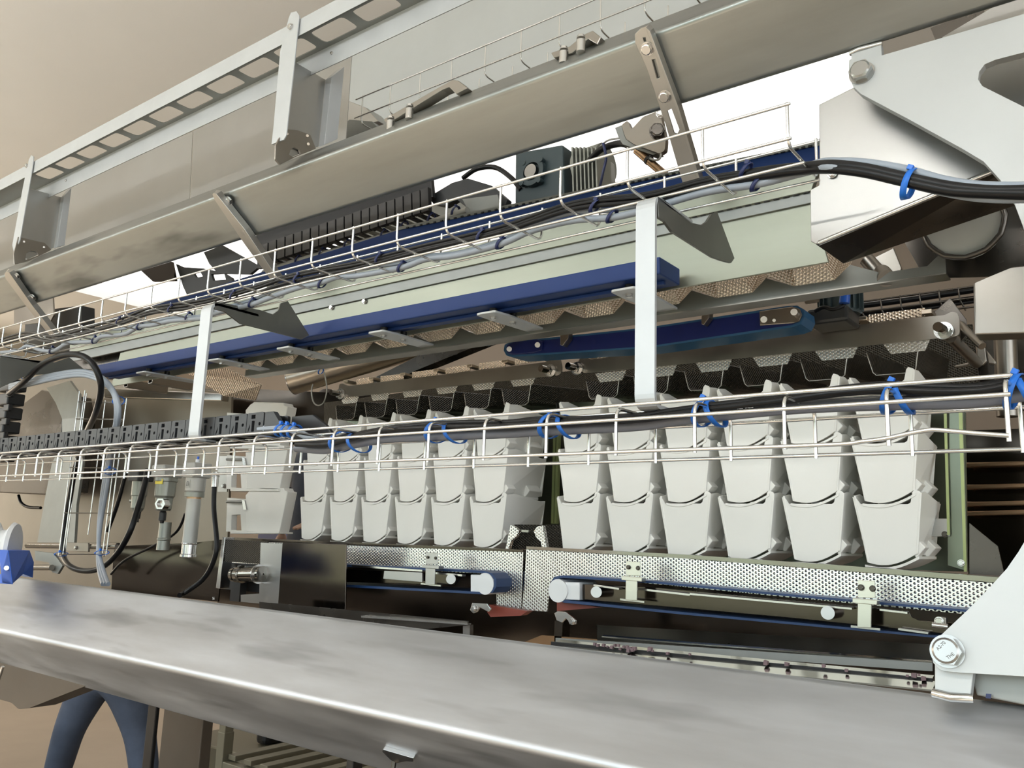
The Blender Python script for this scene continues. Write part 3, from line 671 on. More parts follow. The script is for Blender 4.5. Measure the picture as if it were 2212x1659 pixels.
# ================================================================== zigzag dimpled chutes + front rail
YZ = 1.27
K0 = 1/(P(1352, 647, YZ).x)  # unused helper value
pk = P(1352, 647, YZ); vl = P(1327, 679, YZ); v2 = P(1271, 688, YZ)
pit = (P(1352, 647, YZ).x-P(1222, 670, YZ).x)
zpk, zvl = pk.z, (vl.z+v2.z)/2
dvl = pk.x-vl.x
names = []
for k in range(-3, 9):
    x = pk.x-pit*k
    A = [V(x, YZ, zpk), V(x-dvl, YZ, zvl), V(x-pit+dvl*1.9, YZ, zvl), V(x-pit, YZ, zpk)]
    q = 'position %d' % k
    rise = V(-.014, .10, .17)
    b = MB()
    # long slope from this valley up to the previous peak, the steep side, and the flat bottom, all running back and up
    for i in range(3):
        a_, c_ = A[i], A[i+1]
        b.add([a_, c_, c_+rise, a_+rise], [(0, 1, 2, 3)])
    lab = 'dimpled steel chute pocket under the conveyor, '+('number %d counted from the right end' % (k+4))
    t = thing('dimpled_chute', lab, 'chute', tuple(A[1]), 'dimpled chute pockets')
    tops = [A[0]+V(-.014, .10, .17), A[1]+V(-.010, .13, .15), A[2]+V(-.030, .035, .17), A[3]+V(-.014, .10, .17)]
    for i, nm_ in ((0, 'steep_side'), (1, 'chute_floor'), (2, 'long_slope')):
        q_ = [A[i], A[i+1], tops[i+1], tops[i]]; nn_ = newell(q_)*.0015
        m_ = MB().add(q_+[p_+nn_ for p_ in q_], [(0, 1, 2), (0, 2, 3), (6, 5, 4), (7, 6, 4), (0, 4, 5, 1), (1, 5, 6, 2), (2, 6, 7, 3), (3, 7, 4, 0)])
        m_.build(nm_, 'embossed_warm_lit', t)
zlow = P(1360, 691, YZ).z
rp = []
for k in range(-4, 9):
    x = pk.x-pit*k
    rp += [V(x, YZ-.004, zpk-.004), V(x-dvl, YZ-.004, zvl), V(x-pit+dvl*1.9, YZ-.004, zvl)]
rp += [V(rp[-1].x, YZ-.004, zlow), V(rp[0].x, YZ-.004, zlow)]
t = thing('chute_rail', 'dark grey rail with zigzag top edge holding the dimpled chutes', 'rail', (0, YZ, zlow))
MB().prism(rp, (0, .003, 0)).build('rail', 'arm_grey', t, .0004)
MB().box(((rp[0].x+rp[-3].x)/2, YZ+.012, zlow-.001), (rp[0].x-rp[-3].x, .035, .002)).build('bottom_flange', 'warm_steel', t)
# rods with end nuts, left-centre
for (a, b_, lab) in (((888, 714, 1.40), (982, 742, 1.40), 'steel rod with a nut end under the blue beam, the left of two'), ((935, 700, 1.44), (1048, 735, 1.44), 'steel rod with a nut end under the blue beam, the right of two')):
    t = thing('tie_rod', lab, 'rod', tuple(P(*b_)), 'rods under the blue beam')
    p, q = P(*a), P(*b_); d = (q-p).normalized()
    MB().cyl(p, q, .009, 16).build('rod', 'mirror_steel', t)
    MB().cyl(q-d*.02, q-d*.008, .016, 24).build('washer', 'bright_steel', t, .001)
    MB().cyl(q-d*.006, q+d*.012, .012, 6, smooth=False).build('nut', 'bright_steel', t, .001)
# big round tube and diagonal channel
t = thing('chute_pipe', 'big brushed steel pipe slanting down behind the chutes, left of centre', 'pipe', tuple(P(620, 840, 1.75)))
p, q = P(632, 822, 1.75), P(930, 735, 1.95)
MB().cyl(p, q, .048, 40).build('pipe', 'pipe_steel', t)
MB().ring(p, (p-q).normalized(), .044, .049, .003, 40).build('rim', 'bright_steel', t)
single('diagonal_channel', MB().prism(px_poly([(800, 820), (995, 722), (1075, 722), (1060, 735), (900, 800), (820, 838)], 1.72), (0, .04, 0)), 'dark_steel', 'dark diagonal steel channel between the big pipe and the blue mini conveyor', 'channel', bevel=.001)
cable('thin pale air hose hanging in a loop from the big pipe', [(690, 788, 1.7), (700, 805, 1.7), (706, 840, 1.7), (700, 868, 1.7), (688, 876, 1.7), (677, 868, 1.7), (673, 845, 1.7), (676, 830, 1.7)], .0022, 'cast_light', 'air_hose', 'hose')
for x, y, q in ((687, 787, 'upper'), (693, 802, 'lower')): tie('small blue cable tie on the hose at the big pipe, %s one' % q, x, y, 1.69, .008, .008, 'blue_tie', 'ties at the big pipe')
single('polished_sheet', plate([(150, 850), (500, 838), (800, 852), (860, 910), (740, 960), (150, 960)], 2.15, .01), 'brown_mirror', 'shiny brown cross panel behind the left chutes', 'panel')
single('cross_rail', MB().prism(px_poly([(225, 838), (480, 850), (478, 866), (225, 858)], 1.72), (0, .03, 0)), 'mirror_steel', 'polished horizontal rail at the left behind the farther hanger bar', 'rail', bevel=.003)
for k, (x, y) in enumerate(((272, 828), (325, 820))):
    t = thing('square_tube', 'open end of a square steel tube under the blue beam, %s one' % ('left' if k == 0 else 'right'), 'tube', tuple(P(x, y+12, 1.45)), 'square tube ends under the blue beam')
    c = P(x, y, 1.45); h = .013
    o_ = [c+V(-h, 0, -h), c+V(h, 0, -h), c+V(h, 0, h), c+V(-h, 0, h)]; i_ = [c+V(-h+.002, 0, -h+.002), c+V(h-.002, 0, -h+.002), c+V(h-.002, 0, h-.002), c+V(-h+.002, 0, h-.002)]
    MB().prism(o_, (0, .15, 0), [i_]).build('tube', 'warm_steel', t)
single('dimpled_apron', MB().prism([P(395, 800, 1.42), P(480, 790, 1.42), P(565, 832, 1.50), P(552, 865, 1.55), P(482, 855, 1.5)], (0, .002, .002)), 'embossed_warm_lit', 'flat dimpled steel apron right of the farther hanger bar', 'chute')
# ================================================================== small blue conveyor
t = thing('mini_conveyor', 'short blue belt conveyor with rounded ends below the chute rail', 'conveyor', tuple(P(1400, 740, 1.5)))
YM = 1.47
def stadium(px0, px1, y0, y1, yy0, yy1, Y):
    return px_poly([(px0+8, y0), (px1-10, yy0), (px1-2, yy0+6), (px1, (yy0+yy1)/2), (px1-6, yy1-5), (px1-20, yy1), (px0+14, y1), (px0+4, y1-5), (px0, (y0+y1)/2), (px0+2, y0+5)], Y)
outer = px_poly([(1102, 738), (1400, 707), (1700, 661), (1722, 660), (1736, 668), (1738, 684), (1730, 700), (1712, 707), (1400, 752), (1107, 771), (1094, 768), (1088, 757), (1090, 745)], YM)
inner = px_poly([(1106, 742), (1400, 711), (1700, 666), (1720, 665), (1731, 671), (1733, 684), (1726, 696), (1710, 702), (1400, 748), (1108, 767), (1098, 764), (1093, 755), (1095, 747)], YM)
MB().prism(outer, (0, .06, 0), [inner]).build('belt', 'blue_belt_light', t)
MB().prism(inner, (0, .004, 0)).build('side_frame', 'blue_deep', t)
plate([(1094, 745), (1110, 739), (1160, 733), (1172, 738), (1170, 756), (1155, 761), (1108, 766), (1095, 762)], YM-.004, .004).build('end_plate', 'blue_deep', t, .001)
for x, y in ((1100, 754), (1161, 745)): MB().cyl(P(x, y, YM), P(x, y, YM-.02), .006, 20).build('shaft_end', 'bright_steel', t, .0008)
o = plate([(1640, 672), (1710, 662), (1727, 667), (1732, 680), (1726, 694), (1712, 698), (1641, 703)], YM-.005, .005); o = o.build('motor_plate', 'warm_steel', t, .0012)
for x, y in ((1650, 690), (1715, 674), (1672, 692)): MB().cyl(P(x, y, YM-.005), P(x, y, YM-.014 if x > 1700 else YM-.008), .006 if x != 1672 else .003, 20).build('boss', 'bright_steel', t, .0008)
for x, y in ((1218, 725), (1523, 680)):
    plate([(x-8, y-16), (x+10, y-19), (x+9, y+6), (x-3, y+22), (x-8, y+20)], YM-.02, .018).build('clip', 'warm_steel', t, .001)
plate([(1090, 727), (1128, 722), (1128, 733), (1092, 737)], YM-.01, .01).build('sensor_block', 'warm_steel', t, .0008)
xband('top_rail', (1128, 712), (1735, 630), (1735, 645), (1128, 731), YM+.03, .02, 'warm_steel', t)
# motor 2
t = thing('gear_motor', 'dark finned gear motor with blue cable gland beside the blue mini conveyor', 'motor', tuple(P(1810, 700, 1.56)))
b = MB(); b.cyl(P(1815, 615, 1.6), P(1815, 680, 1.6), .036, 32); b.build('housing', 'teal_paint', t, .002)
b = MB()
for k in range(18):
    a = 2*PI*k/18; c = P(1815, 648, 1.6)+V(math.cos(a)*.038, math.sin(a)*.038, 0); b.box(c, (.007, .002, .05), Matrix.Rotation(a, 3, 'Z'))
b.build('fins', 'teal_paint', t)
MB().box(P(1800, 690, 1.58), (.075, .08, .03)).build('gearbox', 'dark_paint', t, .006)
MB().cyl(P(1826, 632, 1.52), P(1824, 655, 1.52), .009, 20).build('cable_gland', 'blue_block', t, .001)
MB().cyl(P(1827, 624, 1.52), P(1826, 632, 1.52), .006, 20).build('gland_nut', 'bright_steel', t, .001)
MB().tube(spline([(1822, 660, 1.52), (1800, 668, 1.51), (1780, 664, 1.51), (1762, 672, 1.52)], 6), .004).build('motor_cable', 'black_rubber', t)
plate([(1730, 640), (1768, 634), (1770, 652), (1740, 656)], 1.55, .004).build('mount', 'warm_steel', t)
# ================================================================== feeder bars
YB = 1.62
def bar(label, pts, bolts, tabs, dims):
    t = thing('feeder_bar', label, 'bar', tuple(P(*pts[-1], YB)))
    MB().prism(rounded(px_poly(pts, YB), .006, 3), (0, .003, 0)).build('bar', 'warm_steel', t, .0008)
    for x, y in bolts:
        c = P(x, y, YB)
        MB().cyl(c, c+V(0, -.008, 0), .016, 28).build('washer', 'bright_steel', t, .001)
        MB().cyl(c+V(0, -.008, 0), c+V(0, -.018, 0), .013, 6, smooth=False).build('nut', 'bright_steel', t, .001)
        MB().cyl(c+V(0, -.018, 0), c+V(-.003, -.042, 0), .0085, 20).build('stud', 'mirror_steel', t, .001)
    for x, y in tabs:
        c = P(x, y, YB+.02); MB().box(c, (.018, .04, .008)).build('tab', 'pipe_steel', t, .001)
    for pl_ in dims: MB().prism(px_poly(pl_, YB+.012), (0, .002, 0)).build('dimpled_rim', 'embossed_warm_lit', t)
barB = [(1246, 786), (1255, 770), (1262, 768), (1275, 777), (1290, 775), (1480, 746), (2012, 683), (2040, 681), (2055, 673), (2068, 675), (2073, 690), (2073, 722), (2060, 728), (2035, 730), (1470, 787), (1300, 803), (1262, 806), (1250, 800)]
dB = [[(x, y+14), (x, y-4), (x2, y2-4), (x2, y2+14)] for x, y, x2, y2 in ((1290, 764, 1370, 752), (1380, 750, 1470, 738), (1488, 735, 1592, 722), (1606, 719, 1718, 704), (1738, 701, 1858, 687), (1876, 684, 1998, 669))]
bar('pale steel feeder bar above the white buckets, the longer right-hand one', barB, [(1250, 797), (2040, 716)], [(1280, 770), (1375, 754), (1478, 740), (1599, 725), (1727, 708), (1867, 693), (2006, 678)], dB)
barA = [(733, 830), (740, 828), (752, 834), (765, 832), (1180, 782), (1200, 773), (1210, 774), (1214, 790), (1213, 806), (1205, 811), (760, 857), (735, 857), (730, 845)]
dA = [[(x, y+10), (x, y-4), (x2, y2-4), (x2, y2+10)] for x, y, x2, y2 in ((770, 823, 806, 818), (822, 817, 872, 811), (890, 808, 944, 801), (962, 799, 1015, 791), (1034, 789, 1092, 781), (1112, 778, 1172, 769))]
bar('pale steel feeder bar above the white buckets, the shorter left-hand one', barA, [(740, 852), (1192, 802)], [(757, 826), (812, 820), (880, 811), (952, 802), (1024, 793), (1100, 783), (1178, 774)], dA)
# deflector plate at the end of the right bar
t = thing('deflector_plate', 'bent dark steel deflector standing at the right end of the feeder bar', 'plate', tuple(P(2060, 700, 1.68)))
MB().prism(px_poly([(2016, 680), (2020, 672), (2052, 643), (2088, 690), (2088, 725), (2075, 740), (2072, 700), (2050, 678), (2030, 686)], 1.66), (0, .004, 0)).build('plate', 'dark_steel', t, .001)
MB().tube([P(2072, 700, 1.64), P(2122, 748, 1.60)], .007).build('arm', 'warm_steel', t)
t = thing('feeder_cross_shaft', 'steel cross shaft running toward the right frame below the feeder bar end', 'shaft', tuple(P(2100, 785, 1.7)))
MB().cyl(P(2052, 728, 1.66), P(2110, 784, 1.9), .011, 24).build('shaft', 'warm_steel', t)
for pts in ([(2110, 745), (2128, 750), (2132, 780), (2122, 789), (2110, 785)], [(2130, 755), (2152, 782), (2150, 787), (2135, 785)], [(2060, 790), (2094, 782), (2094, 790), (2062, 794)]):
    MB().prism(px_poly(pts, 1.9), (0, .01, 0)).build('lug', 'warm_steel', t, .002)
# ---- tray pans: dark dimpled U pans with a bright lip
YT = 1.64
uX = P(1875, 780, YT).x
uz1 = P(1875, 762, YT).z; uz0 = P(1894, 811, YT).z
uw = P(1984, 762, YT).x-uX
pc_ = (P(1875, 780, YT).x-P(1480, 815, YT).x)/3
order = ['nearest the right', 'second from the right', 'third from the right', 'fourth from the right', 'fifth from the right', 'sixth from the right', None, 'sixth from the left', 'fifth from the left', 'fourth from the left', 'third from the left', 'second from the left', 'nearest the left']
for k in range(13):
    if order[k] is None: continue
    x = uX-pc_*k
    t = thing('feeder_pan', 'dark dimpled U-shaped feeder pan above the buckets, %s' % order[k], 'pan', (x+uw/2, YT, uz0), 'feeder pans above the buckets')
    pr = [V(x-.002, YT, uz1), V(x+.008, YT, uz0+.006), V(x+.014, YT, uz0), V(x+uw-.014, YT, uz0), V(x+uw-.006, YT, uz0+.006), V(x+uw+.001, YT, uz1+.006)]
    inn = [p+V((.0012 if p.x < x+uw/2 else -.0012), 0, .0012) for p in pr]
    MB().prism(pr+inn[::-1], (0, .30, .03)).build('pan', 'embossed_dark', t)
    MB().tube(pr, .0011, 6).build('lip', 'bright_steel', t)
    # bright dimpled chute mouth above each pan
    zbb = P(1930, 744, YB).z if k < 6 else P(980, 834, YB).z
    x2_ = x+.030
    MB().prism([V(x2_, YB+.008, zbb+.006), V(x2_+.082, YB+.008, zbb+.006), V(x2_+.072, YB+.008, zbb-.016), V(x2_+.014, YB+.008, zbb-.016)], (0, .002, 0)).build('mouth', 'embossed', t)
# back wall of the feeder zone
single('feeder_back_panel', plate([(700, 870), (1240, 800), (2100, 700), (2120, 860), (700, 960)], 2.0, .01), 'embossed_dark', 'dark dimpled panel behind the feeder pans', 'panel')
# ================================================================== upper gear motor and brackets behind
t = thing('worm_gearbox', 'dark teal worm gearbox with a round hub under the upper beam', 'gearbox', tuple(P(1165, 440, 1.45)))
c = P(1155, 375, 1.42)
MB().prism(px_poly([(1113, 330), (1215, 312), (1220, 428), (1180, 442), (1112, 440)], 1.42), (0, .09, 0)).build('housing', 'teal_paint', t, .004)
MB().ring(c, (0, -1, 0), .022, .033, .014, 36).build('flange', 'teal_paint', t)
for a in (40, 130, 220, 310):
    q = c+V(math.cos(math.radians(a))*.034, -.004, math.sin(math.radians(a))*.034); MB().cyl(q, q+V(0, -.012, 0), .006, 16).build('flange_boss', 'teal_paint', t, .0008)
o = MB().cyl(c+V(0, -.001, 0), c+V(0, -.018, 0), .016, 28).build('shaft', 'bright_steel', t, .001)
b = MB().cyl(P(1255, 370, 1.47), P(1310, 352, 1.47), .045, 28); b.build('motor', 'cast_grey', t, .003)
b = MB()
for k in range(7):
    x = 1234+k*8.5; b.prism(px_poly([(x, 318), (x+3, 317), (x+6, 420), (x+3, 421)], 1.415), (0, .06, 0))
b.build('fins', 'cast_grey', t)
t = thing('pivot_bracket', 'beige curved steel bracket with a big hex bolt below the upper beam', 'bracket', tuple(P(1395, 330, 1.30)))
MB().prism(rounded(px_poly([(1342, 270), (1355, 260), (1364, 279), (1389, 252), (1425, 238), (1438, 300), (1436, 325), (1425, 332), (1370, 312), (1352, 300)], 1.30), .004, 3), (0, .012, 0)).build('plate', 'warm_steel', t, .001)
MB().prism(px_poly([(1328, 276), (1342, 270), (1352, 300), (1370, 312), (1425, 330), (1410, 335), (1345, 312), (1337, 300)], 1.31), (0, .02, 0)).build('flange', 'grey_steel', t, .001)
hexbolt(t, P(1420, 284, 1.298), (.5, -1, -.1), .024, m='dark_steel')
hexbolt(t, P(1427, 245, 1.298), (.5, -1, -.1), .014)
t = thing('air_cylinder_rod', 'brown steel rod sloping down from the beige curved bracket', 'rod', tuple(P(1440, 380, 1.3)))
MB().cyl(P(1375, 325, 1.32), P(1445, 385, 1.32), .0075, 16).build('rod', 'copper_tube', t)
MB().ring(P(1399, 344, 1.32), (P(1445, 385, 1.32)-P(1375, 325, 1.32)).normalized(), .007, .0095, .006).build('clamp', 'black_plastic', t)
MB().cyl(P(1408, 338, 1.31), P(1402, 346, 1.31), .005, 12).build('clamp_head', 'black_plastic', t)
cable('dark bunch of wires running from the gearbox to the curved bracket', [(1275, 345, 1.4), (1300, 322, 1.38), (1340, 310, 1.36), (1365, 318, 1.34)], .007, 'black_rubber')
cable('thin pale wire arching to the curved bracket', [(1290, 325, 1.4), (1310, 305, 1.38), (1335, 299, 1.36), (1350, 300, 1.34)], .002, 'cast_light')
cable('dark blue cord dropping from the wire bunch beside the gearbox', [(1303, 310, 1.36), (1309, 340, 1.36), (1303, 370, 1.36), (1296, 402, 1.36), (1292, 420, 1.36)], .003, 'navy_tie')
cable('small pale wire loop hanging under the curved bracket', [(1404, 342, 1.3), (1415, 346, 1.3), (1425, 343, 1.3), (1428, 332, 1.3)], .002, 'cast_light')
single('junction_cover', plate([(1280, 345), (1308, 340), (1311, 388), (1285, 396)], 1.46, .04), 'cast_light', 'pale plastic junction cover beside the gearbox fins', 'cover', bevel=.003)
# dark drag chain along the underside of the beam and its brackets
t = thing('upper_drag_chain', 'black plastic cable chain seen under the upper beam, left of the gearbox', 'cable chain', tuple(P(750, 540, 1.25)))
plate([(552, 480), (930, 370), (935, 425), (905, 440), (880, 462), (850, 468), (800, 500), (760, 505), (720, 522), (690, 538), (640, 556), (600, 574), (556, 580)], 1.36, .01).build('channel', 'black_plastic', t)
for k in range(20):
    f0, f1 = k/20, (k+1)/20-.006
    def cc(f): return P(560+(925-560)*f, 552+(430-552)*f, 1.28)
    a, b_ = cc(f0), cc(f1)
    MB().prism([a+V(0, 0, .03), b_+V(0, 0, .03), b_+V(.006, 0, -.027), a+V(.006, 0, -.027)], (0, .012, 0)).build('link_plate', 'black_plastic', t, .001)
    MB().box((a+b_)/2+V(0, .04, -.022), ((b_-a).length*.45, .06, .006)).build('crossbar', 'cast_grey' if k in (9, 12, 14, 16) else 'black_plastic', t)
cable('dark arched hose against the skylight left of the gearbox', [(1000, 385, 1.42), (1030, 365, 1.42), (1070, 362, 1.42), (1105, 385, 1.42), (1125, 410, 1.42)], .006, 'black_rubber', 'air_hose', 'hose')
single('black_bracket', plate([(925, 425), (975, 395), (1010, 385), (1060, 400), (1095, 430), (1085, 462), (1030, 472), (1010, 450), (985, 430), (960, 445), (935, 440)], 1.38, .02), 'dark_paint', 'black cast bracket between the cable chain and the gearbox', 'bracket', bevel=.002)
single('grey_gusset', plate([(998, 430), (1075, 420), (1085, 465), (1045, 478), (1020, 470)], 1.36, .006), 'grey_steel', 'small dark grey gusset left of the gearbox base', 'plate', bevel=.001)
for k, (pts, lab) in enumerate((([(440, 545), (480, 530), (560, 575), (540, 592), (470, 590), (452, 570)], 'dark cut-out plate under the upper beam, left of the middle strap'), ([(305, 585), (370, 565), (378, 606), (330, 608)], 'brown plate hanging under the upper beam, at the left of the skylight'), ([(380, 570), (395, 577), (440, 580), (480, 588), (500, 600), (510, 630), (405, 640), (395, 618)], 'dark plate with two holes in front of the skylight, left'))):
    holes = [[(416, 588), (432, 586), (438, 597), (424, 600)], [(456, 592), (484, 590), (488, 604), (460, 606)]] if k == 2 else []
    single('mount_plate', plate(pts, 1.50+.02*k, .01, [h for h in holes]), ('dark_paint', 'brown_mirror', 'dark_paint')[k], lab, 'plate')
for x, y, lab in ((770, 492, 'left of two'), (835, 478, 'right of two')):
    cable('pale grey hose looping down behind the black cable chain, %s' % lab, [(x, y, 1.5), (x+15, y+30, 1.5), (x+2, y+50, 1.5), (x-35, y+60, 1.5)], .004, 'cast_light', 'air_hose', 'hose', 'hoses behind the cable chain')
cable('long pale grey hose tied along behind the upper tray', [(570, 590, 1.3), (640, 565, 1.3), (730, 541, 1.3), (800, 520, 1.3), (880, 498, 1.3), (960, 472, 1.3), (1010, 455, 1.3)], .0085, 'cast_light', 'air_hose', 'hose')
for x, y in ((595, 585), (645, 563), (697, 548), (751, 530), (830, 508), (873, 490), (932, 473), (984, 458)):
    tie('black cable tie on the long pale hose, at its %s' % {595: 'left end', 645: 'second tie from the left', 697: 'third tie from the left', 751: 'fourth tie from the left', 830: 'fourth tie from the right', 873: 'third tie from the right', 932: 'second tie from the right', 984: 'right end'}[x], x, y, 1.3, .010, .011, 'navy_tie', 'ties on the long pale hose')
single('rear_cover_strip', plate([(560, 600), (700, 545), (850, 466), (990, 427), (1085, 455), (1085, 500), (830, 570), (600, 650)], 1.62, .01), 'cast_light', 'beige sheet strip behind the black cable ties left of the gearbox', 'panel')
single('left_rear_plate', plate([(30, 640), (112, 610), (116, 680), (108, 695), (60, 700), (30, 700)], 1.35, .006), 'warm_steel', 'beige plate with a round bolt at the far left under the upper beam', 'plate', bevel=.001)
single('dark_side_box', plate([(55, 693), (112, 668), (176, 660), (176, 760), (50, 760)], 1.42, .05), 'dark_paint', 'dark box behind the left end of the upper tray', 'box')
# ================================================================== white buckets
YK = 1.48
pxs = [1845, 1692, 1555, 1427, 1310, 1205]
BX0 = P(1845, 1075, YK).x
BP = (P(1845, 1075, YK).x-P(1205, 1060, YK).x)/5
zrow = [P(1900, 1089, YK).z, P(1900, 958, YK).z, P(1900, 828, YK).z]     # front lip of the three rows
BW = .103; BD = .15; BH = P(1900, 1088, YK).z-P(1935, 1206, YK).z
def bucket_proto():
    t = thing('weigh_bucket', 'x', 'bucket', (0, 0, 0))
    # local frame: x to the right from the front left top corner, y back, z up from the front lip
    wt, wb, tb_ = BW, BW*.66, .0035
    xl, xr = 0.0, wt
    bl, br = wt*.17, wt*.90
    ear = .024
    def fl(z): f = -z/BH; return xl+(bl-xl)*f       # left edge x at depth z
    def fr(z): f = -z/BH; return xr+(br-xr)*f
    # arc bottom
    def arc(dz=0, n=10, x0=None, x1=None):
        x0 = bl if x0 is None else x0; x1 = br if x1 is None else x1
        out = []
        for i in range(n+1):
            u = i/n; x = x0+(x1-x0)*u
            z = -BH-.008 + .017*(u**1.6) - .007*math.sin(PI*u) + dz
            out.append((x, z))
        return out
    A = arc()
    lip_r = wt*.85
    outline = [(fl(.014), .012), (fl(.014)+.006, .010), (fl(0)+.010, 0), (lip_r-.004, 0), (lip_r, .003), (lip_r+.004, ear-.004), (lip_r+.007, ear), (xr-.001, ear-.003), (xr+.002, ear-.007)]
    outline += [(x, z) for x, z in reversed([(br, A[-1][1])]+[])]
    poly = [V(x, 0, z) for x, z in outline]+[V(x, 0, z) for x, z in reversed(A[:-1])]
    MB().prism(poly, (0, tb_, 0)).build('front_wall', 'white_plastic', t, .002)
    poly2 = [V(x, BD, z) for x, z in ((xl, .012), (xr, .012), (br, -BH+.01), (bl, -BH))]
    MB().prism(poly2, (0, tb_, 0)).build('rear_wall', 'white_plastic', t, .0008)
    # side walls, their tops slope down to the back
    for nm_, X0, Xb, zt in (('side_wall', xr, br, ear-.006), ('side_wall', xl, bl, .014)):
        s = -1 if X0 > .05 else 1
        e_ = .0022 if s < 0 else -.0008; p = [V(X0+e_, -.0006, zt), V(X0+e_, .03, zt+.004), V(X0+e_, BD, zt-.010), V(Xb+e_-(.012 if s < 0 else 0), BD, -BH+.004), V(Xb+e_, -.0006, A[-1][1] if s < 0 else A[0][1])]
        MB().prism(p, (s*tb_, 0, 0)).build(nm_, 'white_plastic', t, .0008)
    # hinged gate, a curved flap under the bucket
    G1 = arc(-.0035, 12, bl-.004, br+.004); G2 = [(x, z-.0045) for x, z in G1]
    o = MB().prism([V(x, -.002, z) for x, z in G1]+[V(x, -.002, z) for x, z in G2[::-1]], (0, BD*.9, 0)).build('gate', 'white_plastic', t, .0012)
    # diamond hinge tabs on the right side wall
    for y in (.004, .085):
        f = .80; cx = xr+(br-xr)*f; cz = -BH*f
        d = [V(cx-.004, y, cz+.018), V(cx+.011, y, cz+.002), V(cx-.004, y, cz-.016), V(cx-.012, y, cz)]
        MB().prism(d, (0, .05 if y > .05 else .03, 0)).build('hinge_tab', 'white_plastic', t, .0015)
    return t
proto = bucket_proto()
rows = ['bottom row', 'middle row', 'top row']
ordr = ['first', 'second', 'third', 'fourth', 'fifth', 'sixth']
first = True
for ri, z in enumerate(zrow):
    for k in range(13):
        if k == 6: continue
        t = proto if first else copy_tree(proto); first = False
        t.location = (BX0-BP*k, YK, z)
        if k < 6: side = 'right-hand bank, %s from the right end' % ordr[k]
        else: side = 'left-hand bank, %s from the left end' % ordr[12-k]
        t['label'] = 'white weigh bucket, %s, %s' % (rows[ri], side)
        t['group'] = 'white weigh buckets'
# turned buckets at the left
def turned(label, dz):
    zz = dz
    t = thing('weigh_bucket', label, 'bucket', tuple(P(550, 1150-zz, 1.50)), 'turned white buckets left of the banks')
    def q(x, y): return (x, y-zz)
    MB().prism(px_poly([q(549, 1052), q(612, 1054), q(614, 1060), q(621, 1062), q(603, 1150), q(595, 1152), q(532, 1148), q(530, 1070), q(540, 1058)], 1.50), (0, .035, 0)).build('body', 'white_plastic', t, .002)
    MB().prism(px_poly([q(497, 1148), q(602, 1149), q(602, 1153), q(497, 1153)], 1.495), (0, .05, 0)).build('gate', 'white_plastic', t, .001)
    MB().prism(px_poly([q(490, 1075), q(532, 1078), q(534, 1150), q(488, 1148)], 1.51), (0, .02, 0), [px_poly([q(500, 1113), q(519, 1112), q(521, 1146), q(499, 1145)], 1.51)]).build('hinge_frame', 'white_plastic', t, .0015)
    MB().cyl(P(*q(490, 1084), 1.50), P(*q(524, 1084), 1.50), .004, 10).build('hinge_pin', 'grey_steel', t)
    MB().prism(px_poly([q(522, 1080), q(528, 1081), q(532, 1101), q(526, 1101)], 1.495), (0, .01, 0)).build('latch', 'bright_steel', t)
turned('white bucket seen from its hinge side at the left, lowest of three', 0)
turned('white bucket seen from its hinge side at the left, middle of three', 92)
turned('white bucket seen from its hinge side at the left, topmost of three', 184)
# ================================================================== panels around the buckets
single('polished_sheet', plate([(735, 880), (2085, 850), (2090, 1235), (735, 1195)], 1.78, .006), 'green_panel', 'grey-green polished panel behind both banks of white buckets', 'panel')
t = thing('green_edged_post', 'narrow post with two yellow-green edges between the bucket banks', 'post', tuple(P(1194, 1130, 1.70)))
for dx in (0, 7): MB().prism(px_poly([(1196+dx, 900), (1201+dx, 900), (1195+dx, 1131), (1190+dx, 1131)], 1.70), (0, .01, 0)).build('edge', 'green_edge', t)
MB().prism(px_poly([(1201, 870), (1203, 870), (1197, 1131), (1195, 1131)], 1.705), (0, .01, 0)).build('gap', 'black_plastic', t)
t = thing('polished_sheet', 'polished grey-green end panel right of the last white buckets', 'panel', tuple(P(2060, 1220, 1.60)))
plate([(2050, 870), (2080, 870), (2090, 1235), (2046, 1222)], 1.60, .004).build('panel', 'green_panel', t, .001)
plate([(2038, 870), (2044, 870), (2052, 1155), (2046, 1156)], 1.59, .004).build('edge_strip', 'green_edge', t)
plate([(2070, 870), (2078, 870), (2088, 1235), (2082, 1235)], 1.585, .004).build('bright_edge', 'green_edge', t)
plate([(1990, 1120), (2052, 1120), (2052, 1159), (1990, 1159)], 1.595, .003).build('small_plate', 'sheet_steel', t, .0006)
hexbolt(t, P(2041, 1154, 1.594), NY, .008, m='dark_steel'); hexbolt(t, P(2076, 1216, 1.584), NY, .009)
single('side_frame_panel', plate([(2094, 1130), (2155, 1180), (2170, 1245), (2094, 1240)], 1.52, .006), 'dark_steel', 'dark triangular frame plate with two bolts, right of the end panel', 'plate')
for x, y in ((2115, 1178), (2150, 1211)):
    pass
t = thing('slat_rack', 'dark rack with brown slats between the end panel and the right edge', 'rack', tuple(P(2150, 1130, 2.2)))
plate([(2080, 930), (2400, 920), (2400, 1240), (2092, 1240)], 2.3, .02).build('back', 'brown_mirror', t)
for y in (995, 1043, 1080, 1100): MB().prism(px_poly([(2082, y+4), (2400, y-4), (2400, y+8), (2083, y+14)], 2.22), (0, .03, 0)).build('slat', 'copper_tube', t, .003)
single('hub_plate', plate([(2120, 735), (2400, 710), (2400, 930), (2100, 860)], 2.1, .02), 'dark_steel', 'dark frame plate behind the right end of the lower wire tray', 'plate')
single('vertical_pipe', MB().cyl(P(2170, 700, 2.0), P(2178, 900, 2.0), .022, 20), 'warm_steel', 'upright pipe behind the right end of the feeder bar', 'pipe')
